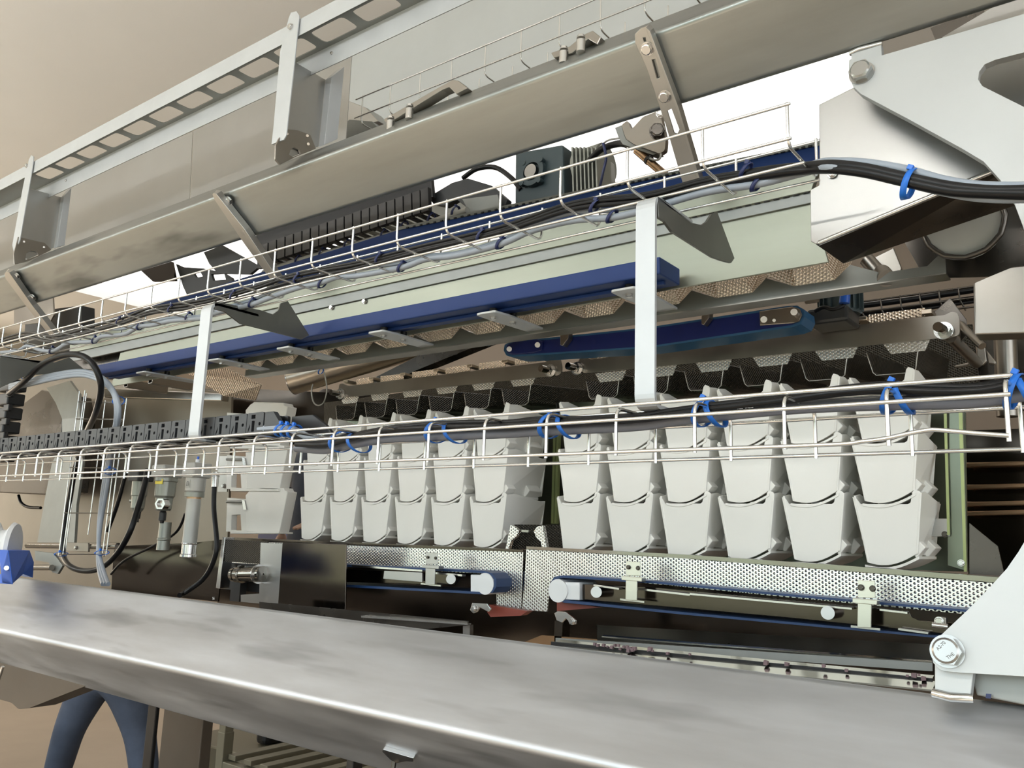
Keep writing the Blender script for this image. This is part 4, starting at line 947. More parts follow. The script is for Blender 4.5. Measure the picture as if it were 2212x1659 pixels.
# thin loop of cable between banks
cable('thin black wire loop behind the gap between the bucket banks', [(1160, 1005, 1.72), (1172, 1020, 1.72), (1170, 1038, 1.72), (1155, 1050, 1.72), (1140, 1048, 1.72)], .0016, 'black_rubber')
# ================================================================== lower dimpled plates and belts
YE = 1.40
t = thing('dimpled_side_plate', 'bright dimpled steel side plate below the right-hand buckets', 'plate', tuple(P(1600, 1240, YE)), 'dimpled side plates')
MB().prism(px_poly([(1137, 1187), (1480, 1207), (1800, 1232), (2300, 1272), (2300, 1345), (2090, 1327), (1700, 1290), (1420, 1262), (1215, 1243), (1198, 1246), (1190, 1258), (1186, 1280), (1182, 1321), (1128, 1318)], YE), (0, .003, 0)).build('plate', 'embossed', t)
plate([(1137, 1180), (1480, 1198), (1800, 1220), (2300, 1258), (2300, 1270), (1800, 1231), (1480, 1206), (1137, 1186)], YE-.002, .03).build('top_flange', 'mirror_steel', t)
t = thing('dimpled_side_plate', 'dimpled steel side plate below the left-hand buckets', 'plate', tuple(P(900, 1240, YE)), 'dimpled side plates')
MB().prism(px_poly([(480, 1165), (620, 1170), (1130, 1192), (1125, 1319), (1073, 1312), (1072, 1270), (1066, 1246), (1050, 1240), (748, 1222), (745, 1280), (480, 1240)], YE), (0, .003, 0)).build('plate', 'embossed', t)
plate([(480, 1160), (1100, 1186), (1130, 1188), (1130, 1193), (480, 1167)], YE-.002, .03).build('top_flange', 'brown_mirror', t)
def belt(label, outer, inner, frame, roller, block, shafts, clips, flip):
    t = thing('belt_conveyor', label, 'conveyor', tuple(P(*outer[0], 1.35)))
    MB().prism(px_poly(outer, 1.35), (0, .12, 0), [px_poly(inner, 1.35)]).build('belt', 'blue_belt', t)
    MB().prism(px_poly(frame, 1.362), (0, .004, 0)).build('side_frame', 'brown_mirror', t, .0006)
    c = P(*roller, 1.35)
    MB().cyl(c+V(0, -.002, 0), c+V(0, .11, 0), .0215, 36).build('end_roller', 'white_nylon', t, .002)
    plate(block, 1.352, .05).build('roller_block', 'white_nylon', t, .002)
    for x, y in shafts: MB().cyl(P(x, y, 1.362), P(x, y, 1.335), .010, 28).build('knob', 'sheet_steel', t, .0012)
    return t
b1 = belt('blue belt conveyor under the right-hand buckets, white roller at its left end',
    [(1197, 1246), (1215, 1243), (1420, 1256), (1700, 1283), (2100, 1318), (2100, 1382), (2012, 1377), (1700, 1348), (1480, 1328), (1220, 1302), (1198, 1297), (1188, 1285), (1188, 1260)],
    [(1202, 1251), (1215, 1248), (1420, 1261), (1700, 1288), (2095, 1323), (2095, 1378), (2012, 1372), (1700, 1343), (1480, 1323), (1220, 1296), (1204, 1293), (1193, 1283), (1193, 1262)],
    [(1258, 1262), (1420, 1269), (1700, 1296), (1963, 1321), (1970, 1333), (1985, 1340), (2080, 1347), (2080, 1372), (2012, 1366), (1700, 1334), (1480, 1314), (1258, 1295)], (1206, 1276), [(1212, 1257), (1252, 1258), (1252, 1297), (1212, 1295)], [(1288, 1279), (1788, 1324)], None, 0)
b2 = belt('blue belt conveyor under the left-hand buckets, white roller at its right end',
    [(745, 1219), (1045, 1233), (1062, 1238), (1072, 1250), (1072, 1268), (1064, 1280), (1045, 1284), (745, 1268), (560, 1258), (560, 1210)],
    [(745, 1224), (1045, 1238), (1059, 1242), (1067, 1252), (1067, 1267), (1061, 1276), (1045, 1279), (745, 1263), (565, 1253), (565, 1215)],
    [(745, 1229), (1000, 1241), (980, 1264), (745, 1257)], (1049, 1261), [(1016, 1241), (1050, 1242), (1050, 1281), (1016, 1279)], [(974, 1251)], None, 1)
for x0, x1, y0, y1, par in ((1282, 1337, 1262, 1270, b1), (1376, 1490, 1270, 1283, b1), (1490, 1840, 1281, 1313, b1), (1900, 1960, 1315, 1322, b1), (1940, 2005, 1357, 1366, b1), (760, 912, 1220, 1231, b2), (940, 998, 1236, 1241, b2)):
    MB().prism(px_poly([(x0, y0), (x1, y1), (x1, y1+4), (x0, y0+4)], 1.345), (0, .012, 0)).build('guide_strip', 'bright_steel', par)
b2b = plate([(830, 1233), (912, 1237), (912, 1257), (828, 1250)], 1.346, .004).build('cover', 'sheet_steel', b2)
def clip(label, x, y, s, par, m='clip_steel'):
    t = thing('plate_clip', label, 'clip', tuple(P(x, y+90*s, 1.33)))
    q = lambda a, b: (x+a*s, y+b*s)
    plate([q(-14, 0), q(18, 2), q(19, 34), q(-14, 33)], 1.335, .003).build('upper_plate', m, t, .0008)
    plate([q(-24, 34), q(23, 38), q(22, 47), q(-24, 43)], 1.322, .016).build('shelf', m, t, .0008)
    plate([q(-14, 38), q(12, 40), q(11, 90), q(-15, 89)], 1.325, .003).build('lower_tongue', m, t, .0008)
    for a, b_ in ((-8, 14), (14, 16)): hexbolt(t, P(*q(a, b_), 1.334), NY, .0065*s, m='dark_steel')
    plate([q(-27, 85), q(28, 91), q(28, 95), q(-27, 89)], 1.335, .004).build('lower_strip', 'bright_steel', t)
clip('bright pale clip with two screws on the right dimpled plate, nearer the C-shaped plate', 1869, 1253, 1.15, None)
clip('bright pale clip with two screws on the right dimpled plate, near the white roller', 1365, 1212, .95, None)
clip('small grey clip with two screws on the left dimpled plate', 930, 1193, .78, None, 'sheet_steel')
t = thing('adjuster_bracket', 'small steel adjuster with a bolt at the right end of the right belt', 'bracket', tuple(P(2040, 1360, 1.33)))
plate([(2022, 1345), (2022, 1338), (2030, 1332), (2044, 1334), (2044, 1358), (2040, 1358), (2040, 1350)], 1.335, .01).build('tab', 'warm_steel', t, .001)
MB().cyl(P(2014, 1350, 1.33), P(2048, 1354, 1.33), .004, 16).build('screw', 'bright_steel', t)
hexbolt(t, P(2029, 1342, 1.334), NY, .010)
# chute mouth between the banks
t = thing('dimpled_divider', 'dimpled steel divider with two round ends between the bucket banks', 'divider', tuple(P(1170, 1180, 1.46)))
MB().prism(px_poly([(1103, 1134), (1112, 1138), (1121, 1146), (1116, 1158), (1104, 1168), (1098, 1186), (1092, 1186)], 1.46), (0, .01, 0)).build('left_ear', 'embossed', t)
MB().prism(px_poly([(1153, 1148), (1160, 1138), (1172, 1135), (1181, 1186), (1172, 1186), (1168, 1170), (1158, 1160)], 1.46), (0, .01, 0)).build('right_ear', 'embossed', t)
MB().prism(px_poly([(1103, 1133), (1215, 1134), (1215, 1186), (1095, 1186)], 1.52), (0, .006, 0)).build('back', 'embossed_dark', t)
MB().prism(px_poly([(1121, 1144), (1153, 1146), (1153, 1151), (1121, 1149)], 1.50), (0, .01, 0)).build('rod', 'mirror_steel', t)
# scraper brackets
for pts, hole, lab, rp_ in (([(1015, 1318), (1020, 1302), (1052, 1304), (1060, 1316), (1055, 1322), (1036, 1312), (1030, 1322), (1022, 1325)], (1024, 1315), 'small bent scraper bracket with a bolt below the left belt', [(1056, 1306), (1070, 1309), (1128, 1318), (1140, 1320), (1125, 1330), (1060, 1333), (1052, 1322)]),
                            ([(1197, 1325), (1204, 1320), (1222, 1322), (1245, 1340), (1244, 1348), (1236, 1350), (1222, 1336), (1214, 1345), (1202, 1340)], (1236, 1342), 'small bent scraper bracket with a bolt below the right belt', [(1203, 1297), (1225, 1302), (1300, 1312), (1203, 1320)])):
    t = thing('scraper_bracket', lab, 'bracket', tuple(P(*hole, 1.34)), 'scraper brackets')
    plate(pts, 1.345, .004).build('plate', 'bright_steel', t, .0008)
    hexbolt(t, P(*hole, 1.344), NY, .010)
    plate(rp_, 1.37, .02).build('wiper', 'rust_red', t)
# dark interior below: back panel, shelf trays, bright rails
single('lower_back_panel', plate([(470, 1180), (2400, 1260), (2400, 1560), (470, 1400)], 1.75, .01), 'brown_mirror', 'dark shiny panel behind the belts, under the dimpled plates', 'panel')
t = thing('crumb_tray', 'long steel crumb tray below the right belt', 'tray', tuple(P(1700, 1450, 1.2)))
MB().prism([P(1290, 1350, 1.55), P(2012, 1392, 1.55), P(2012, 1430, 1.38), P(1290, 1382, 1.38)], (0, .002, -.002)).build('tray_floor', 'sheet_steel', t)
plate([(1200, 1378), (2014, 1432), (2014, 1450), (1200, 1392)], 1.28, .004).build('front_wall', 'grey_steel', t)
for a, b_, Y, d_ in (((1200, 1386), (2014, 1466), 1.20, .010), ((1200, 1408), (2014, 1490), 1.165, .024), ((1300, 1374), (2014, 1431), 1.30, .006)):
    A_, B_ = P(*a, Y), P(*b_, Y); up = V(0, d_, .3*d_)
    MB().prism([A_, B_, B_+up, A_+up], (0, 0, -.002)).build('rail', 'rail_polish', t)
plate([(1190, 1386), (2014, 1466), (2014, 1480), (1190, 1402)], 1.19, .004).build('gap_strip', 'black_plastic', t)
t2 = thing('stub_tray', 'short narrow tray of dark steel below the left belt', 'tray', tuple(P(900, 1350, 1.25)))
plate([(560, 1300), (1010, 1342), (1010, 1350), (860, 1365), (560, 1325)], 1.22, .004).build('front_wall', 'dark_steel', t2)
MB().prism(px_poly([(780, 1330), (1010, 1347), (1010, 1350), (780, 1334)], 1.21), (0, .01, 0)).build('rail', 'bright_steel', t2)
single('short_post', plate([(1000, 1352), (1015, 1350), (1015, 1372), (1000, 1370)], 1.24, .01), 'bright_steel', 'tiny bright post at the end of the short dark tray', 'post')
single('warm_floor_block', plate([(1170, 1372), (1300, 1382), (1260, 1400), (1130, 1388)], 1.5, .01), 'copper_tube', 'orange-brown glimpse of a block low behind the lower beam', 'block')
t = thing('square_post', 'upright square dark tube below the scraper brackets, centre', 'post', tuple(P(1230, 1400, 1.5)))
plate([(1198, 1340), (1215, 1340), (1213, 1400), (1196, 1400)], 1.5, .03).build('tube', 'dark_steel', t, .001)
# crumbs lying on the rail
crp = MB(); crumb = None
rnd = random.Random(3)
spots_ = [(x, 1383+(x-1200)*.0975+rnd.uniform(-2, 6)) for x in [1285, 1292, 1304, 1312, 1322, 1328, 1336, 1340, 1348, 1355, 1358, 1362, 1366, 1371, 1400, 1404, 1410, 1442, 1490, 1655, 1700, 1780, 1828, 1960, 1975, 1985, 1995]]
for i, (x, y) in enumerate(spots_):
    c = P(x, y, 1.185); s = rnd.uniform(.003, .007)
    b = MB(); q = [c+V(rnd.uniform(-1, 1), rnd.uniform(-1, 1), rnd.uniform(-.8, 1))*s for _ in range(8)]
    b.add([c+V(dx*s*rnd.uniform(.6, 1), dy*s*rnd.uniform(.6, 1), dz*s*rnd.uniform(.6, 1)) for dx in (-.5, .5) for dy in (-.5, .5) for dz in (-.5, .5)], [(0, 1, 3, 2), (4, 6, 7, 5), (0, 4, 5, 1), (2, 3, 7, 6), (0, 2, 6, 4), (1, 5, 7, 3)])
    single('crumb', b, 'crumb', 'tiny purplish food crumb on the bright rail above the lower beam', 'crumb', 'crumbs on the rail')
# ================================================================== left lower machine area
single('gloss_panel', plate([(610, 1172), (748, 1176), (745, 1322), (600, 1310)], 1.30, .004), 'brown_mirror', 'polished flat guard panel left of the left belt', 'panel', bevel=.001)
t = thing('lamp_bracket', 'grey side panel holding the glass bowl fitting left of the polished guard', 'bracket', tuple(P(540, 1300, 1.32)))
plate([(563, 1172), (612, 1175), (606, 1308), (520, 1300), (520, 1285), (560, 1282)], 1.32, .004).build('side_panel', 'sheet_steel', t)
plate([(484, 1165), (578, 1170), (568, 1218), (486, 1213)], 1.325, .004).build('dimpled_insert', 'embossed_dark', t)
plate([(480, 1160), (486, 1160), (474, 1272), (466, 1270)], 1.32, .03).build('upright', 'bright_steel', t, .001)
plate([(484, 1215), (566, 1220), (562, 1280), (480, 1272)], 1.36, .02).build('recess', 'black_plastic', t)
plate([(500, 1250), (520, 1252), (516, 1300), (496, 1298)], 1.33, .02).build('slide', 'black_plastic', t)
tt = text('56', P(461, 1293, 1.318), (1, 0, .1), (0, 0, 1), .010, 'print_white', t)
t = thing('glass_fitting', 'clear ribbed glass-like fitting lying in the dark recess, lower left', 'fitting', tuple(P(535, 1248, 1.30)))
c0, c1 = P(500, 1241, 1.31), P(568, 1240, 1.31)
MB().lathe(c0, (c1-c0), [(0, .002), (.002, .012), (.010, .018), (.022, .019), (.023, .016), (.030, .016), (.031, .021), (.046, .022), (.047, .018), ((c1-c0).length, .019), ((c1-c0).length+.002, .002)], 28).build('body', 'mirror_steel', t)
MB().ring(c0+(c1-c0)*.85, c1-c0, .018, .0235, .004, 28).build('collar', 'bright_steel', t)
single('left_gloss_door', plate([(245, 1180), (420, 1172), (484, 1165), (470, 1300), (240, 1275)], 1.42, .006), 'brown_mirror', 'dark mirror-polished door below the air filters', 'door', bevel=.001)
single('left_beige_panel', plate([(-60, 780), (60, 800), (500, 850), (490, 1215), (240, 1290), (-60, 1260)], 1.95, .01), 'rear_beige', 'beige steel rear panel behind the air filters', 'panel')
single('left_column', plate([(100, 838), (150, 822), (170, 850), (178, 1000), (165, 1090), (160, 1172), (80, 1172), (98, 1070), (112, 1000), (134, 960), (134, 905), (120, 870)], 1.70, .012), 'grey_steel', 'grey-green shaped side column of the machine at the left', 'frame', bevel=.001)
single('left_dark_cabinet', MB().prism(px_poly([(-40, 905), (52, 870), (90, 842), (128, 850), (135, 905), (118, 1060), (95, 1068), (-40, 1062)], 1.74), (0, .15, 0)), 'dark_steel', 'dark cabinet at the left edge behind the tray', 'cabinet', bevel=.004)
cable('black hose curving under the dark cabinet at the left edge', [(40, 1070, 1.8), (45, 1085, 1.8), (60, 1095, 1.8), (88, 1097, 1.8)], .007, 'black_rubber', 'hose', 'hose')
t = thing('roller_shaft', 'horizontal polished shaft with end clamps behind the blue block', 'shaft', tuple(P(160, 1185, 1.25)))
MB().cyl(P(60, 1178, 1.30), P(255, 1180, 1.30), .010, 24).build('shaft', 'mirror_steel', t)
plate([(140, 1172), (190, 1173), (190, 1192), (140, 1190)], 1.285, .006).build('clamp', 'warm_steel', t, .001)
hexbolt(t, P(164, 1183, 1.284), NY, .010)
MB().cyl(P(70, 1226, 1.28), P(112, 1226, 1.28), .009, 20).build('lower_pin', 'warm_steel', t)
plate([(75, 1190), (115, 1195), (135, 1222), (124, 1240), (112, 1236), (105, 1215), (75, 1210)], 1.29, .008).build('arm', 'grey_steel', t, .001)
# vertical wire tray
t = thing('vertical_wire_tray', 'narrow wire tray standing upright at the left behind the long tray', 'cable tray', tuple(P(180, 1200, 1.15)))
Yv = 1.18
for a, b_, Y in (((172, 845), (127, 1200), Yv), ((184, 843), (136, 1198), Yv), ((187, 850), (140, 1200), Yv+.09), ((228, 865), (190, 1155), Yv+.1), ((274, 860), (229, 1200), Yv), ((262, 870), (222, 1195), Yv+.09)):
    MB().tube([P(*a, Y), P(*b_, Y)], .0019, 8).build('long_wire', 'wire_steel', t)
for y in (868, 905, 1010, 1108, 1197):
    s = (1197-y)/350; x0 = 127+45*s; x1 = 229+45*s
    MB().tube([P(x0, y, Yv), P(x1, y+1, Yv), P(x1-5, y+5, Yv+.09)], .0017, 8).build('cross_wire', 'dark_steel', t)
# hoses, left
cable('thick black hose looping down behind the upright wire tray', [(20, 850, .97), (50, 826, .95), (90, 788, .94), (135, 768, .94), (175, 768, .95), (203, 790, .96), (218, 835, .98), (207, 890, 1.02), (185, 940, 1.10), (165, 1000, 1.2), (150, 1080, 1.22), (137, 1150, 1.22), (137, 1198, 1.22), (150, 1222, 1.2), (180, 1233, 1.2), (215, 1228, 1.2), (250, 1200, 1.2), (280, 1150, 1.2), (300, 1090, 1.22), (314, 1040, 1.24), (318, 1015, 1.25)], .0078, 'black_rubber', 'air_hose', 'hose', n=14)
cable('black hose running up from the mirror door to the left air filter', [(232, 1148, 1.3), (250, 1100, 1.3), (262, 1060, 1.3), (272, 1020, 1.3)], .006, 'black_rubber', 'air_hose', 'hose')
cable('black hose curving down at the right of the air filters', [(463, 1050, 1.22), (462, 1100, 1.22), (468, 1170, 1.22), (462, 1210, 1.22), (440, 1250, 1.22), (400, 1280, 1.2), (388, 1286, 1.18)], .0062, 'black_rubber', 'air_hose', 'hose', n=12)
cable('thin black hose running diagonally behind the middle air filter', [(400, 1110, 1.36), (380, 1150, 1.36), (330, 1180, 1.36), (270, 1210, 1.36), (240, 1240, 1.36)], .004, 'black_rubber', 'air_hose', 'hose')
for k, (dx, dY) in enumerate(((0, 0), (5, .012), (10, .004))):
    cable('grey cable arching out of the standing black chain, %s strand' % ['outer', 'middle', 'inner'][k], [(22, 832+dx*.8, .98), (60, 822+dx, .97), (120, 808+dx, .97), (175, 801+dx, .98), (215, 812+dx, .99), (240, 835+dx*.8, 1.0), (256-dx*.6, 870, 1.0), (256-dx*.6, 910, 1.01), (247-dx*.6, 950, 1.05), (238-dx*.6, 1000, 1.12), (230-dx*.8, 1060, 1.13), (218-dx*.4, 1130, 1.14), (212+dx*.2, 1190, 1.14), (214+dx*.9, 1230, 1.12), (222+dx*1.2, 1262, 1.08)], .0052, 'grey_cable', group='grey cables at the left', n=10)
tie('blue cable tie round the grey bundle, above the black chain at the left', 256, 866, 1.085, .015, .010, 'blue_tie', 'ties on the grey bundle')
tie('blue cable tie round the grey bundle, just below the long tray wires', 238, 1018, 1.12, .015, .008, 'blue_tie', 'ties on the grey bundle')
tie('blue cable tie joining the grey bundle to the foot of the upright wire tray', 220, 1194, 1.135, .018, .006, 'blue_tie', 'ties on the grey bundle')
tie('blue cable tie at the lower left corner of the upright wire tray', 132, 1197, 1.17, .018, .006, 'blue_tie', 'ties on the grey bundle')
# ---- air treatment units
def frl(label, x, ytop, kind):
    t = thing('air_filter', label, 'air filter', tuple(P(x, 1200, 1.26))); Y = 1.27
    c = P(x, ytop, Y)
    dn = V(0, 0, -1)
    if kind == 0:
        MB().box(c+V(0, 0, -.012), (.052, .05, .03)).build('head', 'dark_paint', t, .003)
        MB().lathe(c+V(0, 0, -.027), dn, [(0, .001), (0, .022), (.04, .021), (.042, .019), (.075, .018), (.085, .012), (.086, .001)], 28).build('bowl', 'cast_grey', t)
        MB().lathe(c+V(0, 0, -.112), dn, [(0, .011), (.02, .010), (.021, .007), (.03, .007), (.03, .001)], 20).build('drain', 'black_plastic', t)
        MB().cyl(c+V(-.02, -.005, -.082), c+V(-.028, -.008, -.082), .006, 16).build('port', 'cast_grey', t, .001)
    elif kind == 1:
        MB().box(c+V(0, 0, .004), (.064, .06, .034)).build('head', 'cast_light', t, .004)
        MB().lathe(c+V(0, 0, -.013), dn, [(0, .001), (0, .030), (.010, .031), (.012, .028), (.050, .027), (.056, .023), (.085, .021), (.090, .018), (.091, .001)], 32).build('bowl', 'cast_grey', t)
        MB().lathe(c+V(.022, -.008, -.086), (.45, -1, 0), [(0, .016), (.024, .016), (.024, .011), (.014, .010), (.014, .001)], 6).build('port_nut', 'bright_steel', t)
        MB().lathe(c+V(0, 0, -.104), dn, [(0, .008), (.006, .010), (.026, .010), (.027, .006), (.034, .005), (.034, .001)], 16).build('drain', 'black_plastic', t)
        MB().prism([c+V(-.004, -.0292, -.018), c+V(.022, -.0225, -.018), c+V(.022, -.0225, -.032), c+V(-.004, -.0292, -.032)], (.0002, -.001, 0)).build('warning_label', 'yellow_label', t)
    else:
        MB().box(c+V(0, 0, .004), (.054, .055, .04)).build('head', 'cast_light', t, .004)
        MB().lathe(c+V(0, 0, -.016), dn, [(0, .001), (0, .026), (.034, .0255), (.040, .022), (.041, .001)], 32).build('bowl_guard', 'cast_light', t)
        MB().lathe(c+V(0, 0, -.054), dn, [(0, .001), (0, .0255), (.012, .0255), (.012, .001)], 14).build('lock_ring', 'cast_grey', t)
        MB().lathe(c+V(0, 0, -.066), dn, [(0, .0185), (.005, .0185)], 24).build('seal', 'copper_tube', t)
        MB().lathe(c+V(0, 0, -.071), dn, [(0, .0185), (.115, .0185)], 28).build('sight_tube', 'cast_light', t)
        MB().lathe(c+V(0, 0, -.186), dn, [(0, .0195), (.002, .020), (.004, .0185), (.028, .0185), (.030, .0205), (.036, .0205), (.038, .012), (.038, .001)], 28).build('foot', 'bright_steel', t)
        lab = MB().prism([c+V(-.004, -.0257, -.022), c+V(.012, -.0232, -.022), c+V(.012, -.0232, -.042), c+V(-.004, -.0257, -.042)], (0, -.0006, 0)).build('print_plate', 'cast_light', t)
        bb2 = MB()
        for i in range(4):
            for j in range(5):
                if (i*3+j*5) % 4: bb2.box(c+V(.000+j*.0022, -.0268+.0003*j, -.027-i*.0032), (.0015, .0004, .0014))
        bb2.build('printed_marks', 'print_ink', t)
        MB().cyl(c+V(0, 0, .024), c+V(0, 0, .034), .006, 16).build('top_nipple', 'white_nylon', t, .001)
        MB().cyl(c+V(0, 0, .034), c+V(0, 0, .042), .003, 12).build('blue_tip', 'blue_block', t)
    return t
frl('dark grey air filter unit, leftmost of the three', 306, 1020, 0)
frl('grey air filter bowl with a yellow label and a hex port, middle of the three', 361, 1022, 1)
frl('light grey lubricator with a long pale tube, rightmost of the three', 425, 1020, 2)
MBt = single('regulator_tube', MB().lathe(P(358, 1128, 1.33), (0, 0, -1), [(0, .001), (0, .0165), (.044, .017), (.046, .0185), (.050, .0185), (.052, .017), (.078, .018), (.080, .001)], 28), 'cast_grey', 'grey cylindrical canister hanging below the middle air filter', 'canister')
t = thing('hose_fitting', 'chrome push-in fitting on top of the hose right of the lubricator', 'fitting', tuple(P(464, 1050, 1.22)))
MB().cyl(P(464, 1052, 1.22), P(466, 1020, 1.22), .0085, 20).build('sleeve', 'bright_steel', t, .001)
MB().cyl(P(466, 1030, 1.22), P(466, 1024, 1.22), .0105, 6, smooth=False).build('nut', 'bright_steel', t, .0008)
t = thing('wall_bracket', 'small grey mounting plate with a bolt beside the turned white buckets', 'plate', tuple(P(482, 1060, 1.5)))
plate([(470, 985), (497, 985), (490, 1062), (470, 1062)], 1.52, .004).build('plate', 'sheet_steel', t)
hexbolt(t, P(483, 1050, 1.518), NY, .012)
# ================================================================== black drag chain on the lower tray
YD0, YD1 = .890, .948
zc0 = EYE+.1565+.005; 
chx = [2, 18, 37, 57, 75, 96, 117, 138, 161, 184, 208, 232, 257, 282, 309, 339, 368, 398, 430, 462, 495, 528, 566]
xe = P(566, 940, YD0).x; pd = (P(398, 950, YD0).x-P(18, 960, YD0).x)/16
hch = .041
D = thing('drag_chain', 'black segmented cable chain lying on the left part of the lower wire tray', 'cable chain', (xe, YD0, zc0))
lk = None
for k in range(44):
    x1_ = xe-pd*k; x0_ = x1_-pd*.97
    if k == 0 or k == 1:
        pass
    n_ = []
    b = MB()
    pr = rounded([V(x0_, YD0, zc0), V(x1_, YD0, zc0), V(x1_, YD0, zc0+hch), V(x0_, YD0, zc0+hch)], .005, 3)
    hole = [V(x0_+pd*.30, YD0, zc0+.007), V(x0_+pd*.46, YD0, zc0+.007), V(x0_+pd*.46, YD0, zc0+.026), V(x0_+pd*.30, YD0, zc0+.026)]
    h2_ = [V(x0_+pd*.25, YD0, zc0+.030), V(x0_+pd*.48, YD0, zc0+.030), V(x0_+pd*.48, YD0, zc0+.037), V(x0_+pd*.25, YD0, zc0+.037)]
    h3_ = circ(V(x0_+pd*.76, YD0, zc0+.020), .0032, 10)
    h4_ = [V(x0_+pd*.10, YD0, zc0+.004), V(x0_+pd*.20, YD0, zc0+.014), V(x0_+pd*.20, YD0, zc0+.020), V(x0_+pd*.10, YD0, zc0+.010)]
    b.prism(pr, (0, .006, 0), [hole, h2_, h3_, h4_])
    o = b.build('link', 'chain_plastic', D, .0006)
    b = MB(); b.prism([p+V(0, YD1-YD0-.006, 0) for p in pr], (0, .006, 0)); b.box(((x0_+x1_)/2, (YD0+YD1)/2, zc0+hch-.003), (pd*.55, YD1-YD0-.012, .004)); b.box(((x0_+x1_)/2, (YD0+YD1)/2, zc0+.003), (pd*.55, YD1-YD0-.012, .004)); b.box(((x0_+x1_)/2, (YD0+YD1)/2+.006, zc0+.018), (pd, YD1-YD0-.030, .022))
    b.build('link_core', 'black_plastic', o)
MB().prism([V(xe+.003, YD0, zc0), V(xe+.055, YD0, zc0), V(xe+.050, YD0, zc0+.016), V(xe+.026, YD0, zc0+.040), V(xe+.003, YD0, zc0+.040)], (0, .010, 0)).build('end_bracket', 'chain_plastic', D, .001)
MB().prism([V(xe+.003, YD1, zc0), V(xe+.12, YD1, zc0), V(xe+.10, YD1, zc0+.018), V(xe+.06, YD1, zc0+.040), V(xe+.003, YD1, zc0+.040)], (0, .008, 0)).build('end_bracket', 'black_plastic', D, .001)
for dy, r, m_, lab in ((0, .0055, 'grey_cable', 'pale grey cable leaving the black chain end, upper one'), (7, .0055, 'grey_cable', 'pale grey cable leaving the black chain end, lower one'), (14, .004, 'black_rubber', 'black cable leaving the black chain end, front one'), (20, .0035, 'black_rubber', 'black cable leaving the black chain end, lowest one')):
    cable(lab, [(560, 926+dy*.3, .895), (610, 922+dy*.6, .895), (640, 930+dy*.6, .895), (672, 946+dy*.4, .90), (715, 958-dy*.5, .905), (760, 950-dy*.6, .91)], r, m_, group='cables leaving the chain end')
for k, (x, y) in enumerate(((608, 920), (621, 921), (636, 923))):
    tie('bright blue cable tie at the end of the black chain, %s of three' % ['left', 'middle', 'right'][k], x, y+9, .893, .013, .010, 'blue_tie', 'ties at the chain end')
# standing part of the chain at the left edge
t = thing('standing_drag_chain', 'black cable chain standing upright at the left picture edge', 'cable chain', tuple(P(20, 1000, 1.05)))
for k in range(6):
    y = 985-k*30
    MB().box(P(2+k*5, y, 1.06), (.085, .05, .036)).build('link', 'black_plastic', t, .004)
    MB().box(P(2+k*5, y-14, 1.04), (.035, .012, .02)).build('crossbar', 'black_plastic', t, .002)
for x, y, q in ((22, 822, 'left'), (40, 826, 'right')): tie('blue cable tie at the top of the standing black chain, %s one' % q, x, y, 1.09, .014, .014, 'blue_tie', 'ties at the standing chain')
# ================================================================== white roller in a blue block on the beam
t = thing('roller_block', 'white grooved roller in a bright blue block on the lower beam, left edge', 'roller', tuple(P(30, 1250, .93)))
c = P(-30, 1160, .87); ax_ = V(.9, .42, .0).normalized()
cA = P(-22, 1182, .86)
MB().lathe(cA, (.62, .78, 0), [(-.004, .001), (-.004, .056), (.004, .062), (.010, .060), (.020, .042), (.034, .042), (.046, .060), (.054, .056), (.054, .001)], 44).build('roller', 'white_nylon', t)
bp = [P(14, 1190, .83), P(50, 1190, .88), P(72, 1214, .93), P(70, 1247, .94), P(26, 1262, .84), P(-60, 1256, .80), P(-40, 1240, .80), P(5, 1225, .82)]
blk = MB(); f_ = [P(17, 1189, .84), P(26, 1262, .84), P(-80, 1256, .84), P(-80, 1240, .84), P(2, 1240, .84)]
blk.prism(f_, (0, .002, 0))
blk.build('front_face', 'blue_block', t, .0006)
s_ = [P(17, 1189, .84), P(64, 1189, .93), P(73, 1214, .95), P(71, 1248, .95), P(50, 1240, .90), P(26, 1262, .84)]
bb3 = MB(); bb3.add(s_, [(0, 5, 4, 3, 2, 1)]); bb3.add([p+V(-.05, 0, 0) for p in s_], [(0, 1, 2, 3, 4, 5)])
for i in range(6): bb3.add([s_[i], s_[(i+1) % 6], s_[(i+1) % 6]+V(-.05, 0, 0), s_[i]+V(-.05, 0, 0)], [(0, 1, 2, 3)])
bb3.build('side_block', 'blue_block', t)
MB().cyl(P(14, 1227, .84), P(14, 1227, .835), .005, 18).build('rivet', 'bright_steel', t, .0008)
# ================================================================== lower left: bracket, post, strut, cart
single('beam_foot_bracket', MB().prism(rounded(px_poly([(-60, 1420), (120, 1440), (190, 1480), (62, 1530), (40, 1532), (25, 1518), (-60, 1495)], .96), .01, 4), (0, .06, 0)), 'brown_leg', 'brown steel bracket with a rounded foot under the lower beam, bottom left', 'bracket', bevel=.003)
single('bright_pin', MB().cyl(P(-4, 1470, .93), P(6, 1440, .93), .004, 14), 'bright_steel', 'bright rod end at the left edge under the lower beam', 'pin')
single('added_shade_plinth', MB().box((-4.2, 1.25, .15), (9.6, .9, .3)), 'black_plastic', 'long low dark plinth, unseen, added to darken the lower beam underside', 'plinth', bevel=.01)  # unseen block added so the beam's underside reflects something dark
def leg(label, x0, x1, y, Y, m, w):
    a = P(x0, y, Y); b = P(x1, y, Y)
    top = min(ZL, a.z+.25)
    return single('steel_post', MB().box(((a.x+b.x)/2, Y+w/2, (top+.3)/2), (abs(b.x-a.x), w, top-.3)), m, label, 'leg', bevel=.003)
leg('brown square steel leg standing below the lower beam, left', 345, 432, 1620, 1.45, 'brown_leg', .035)
leg('thin black post left of the brown leg below the lower beam', 312, 330, 1600, 1.35, 'black_rubber', .012)
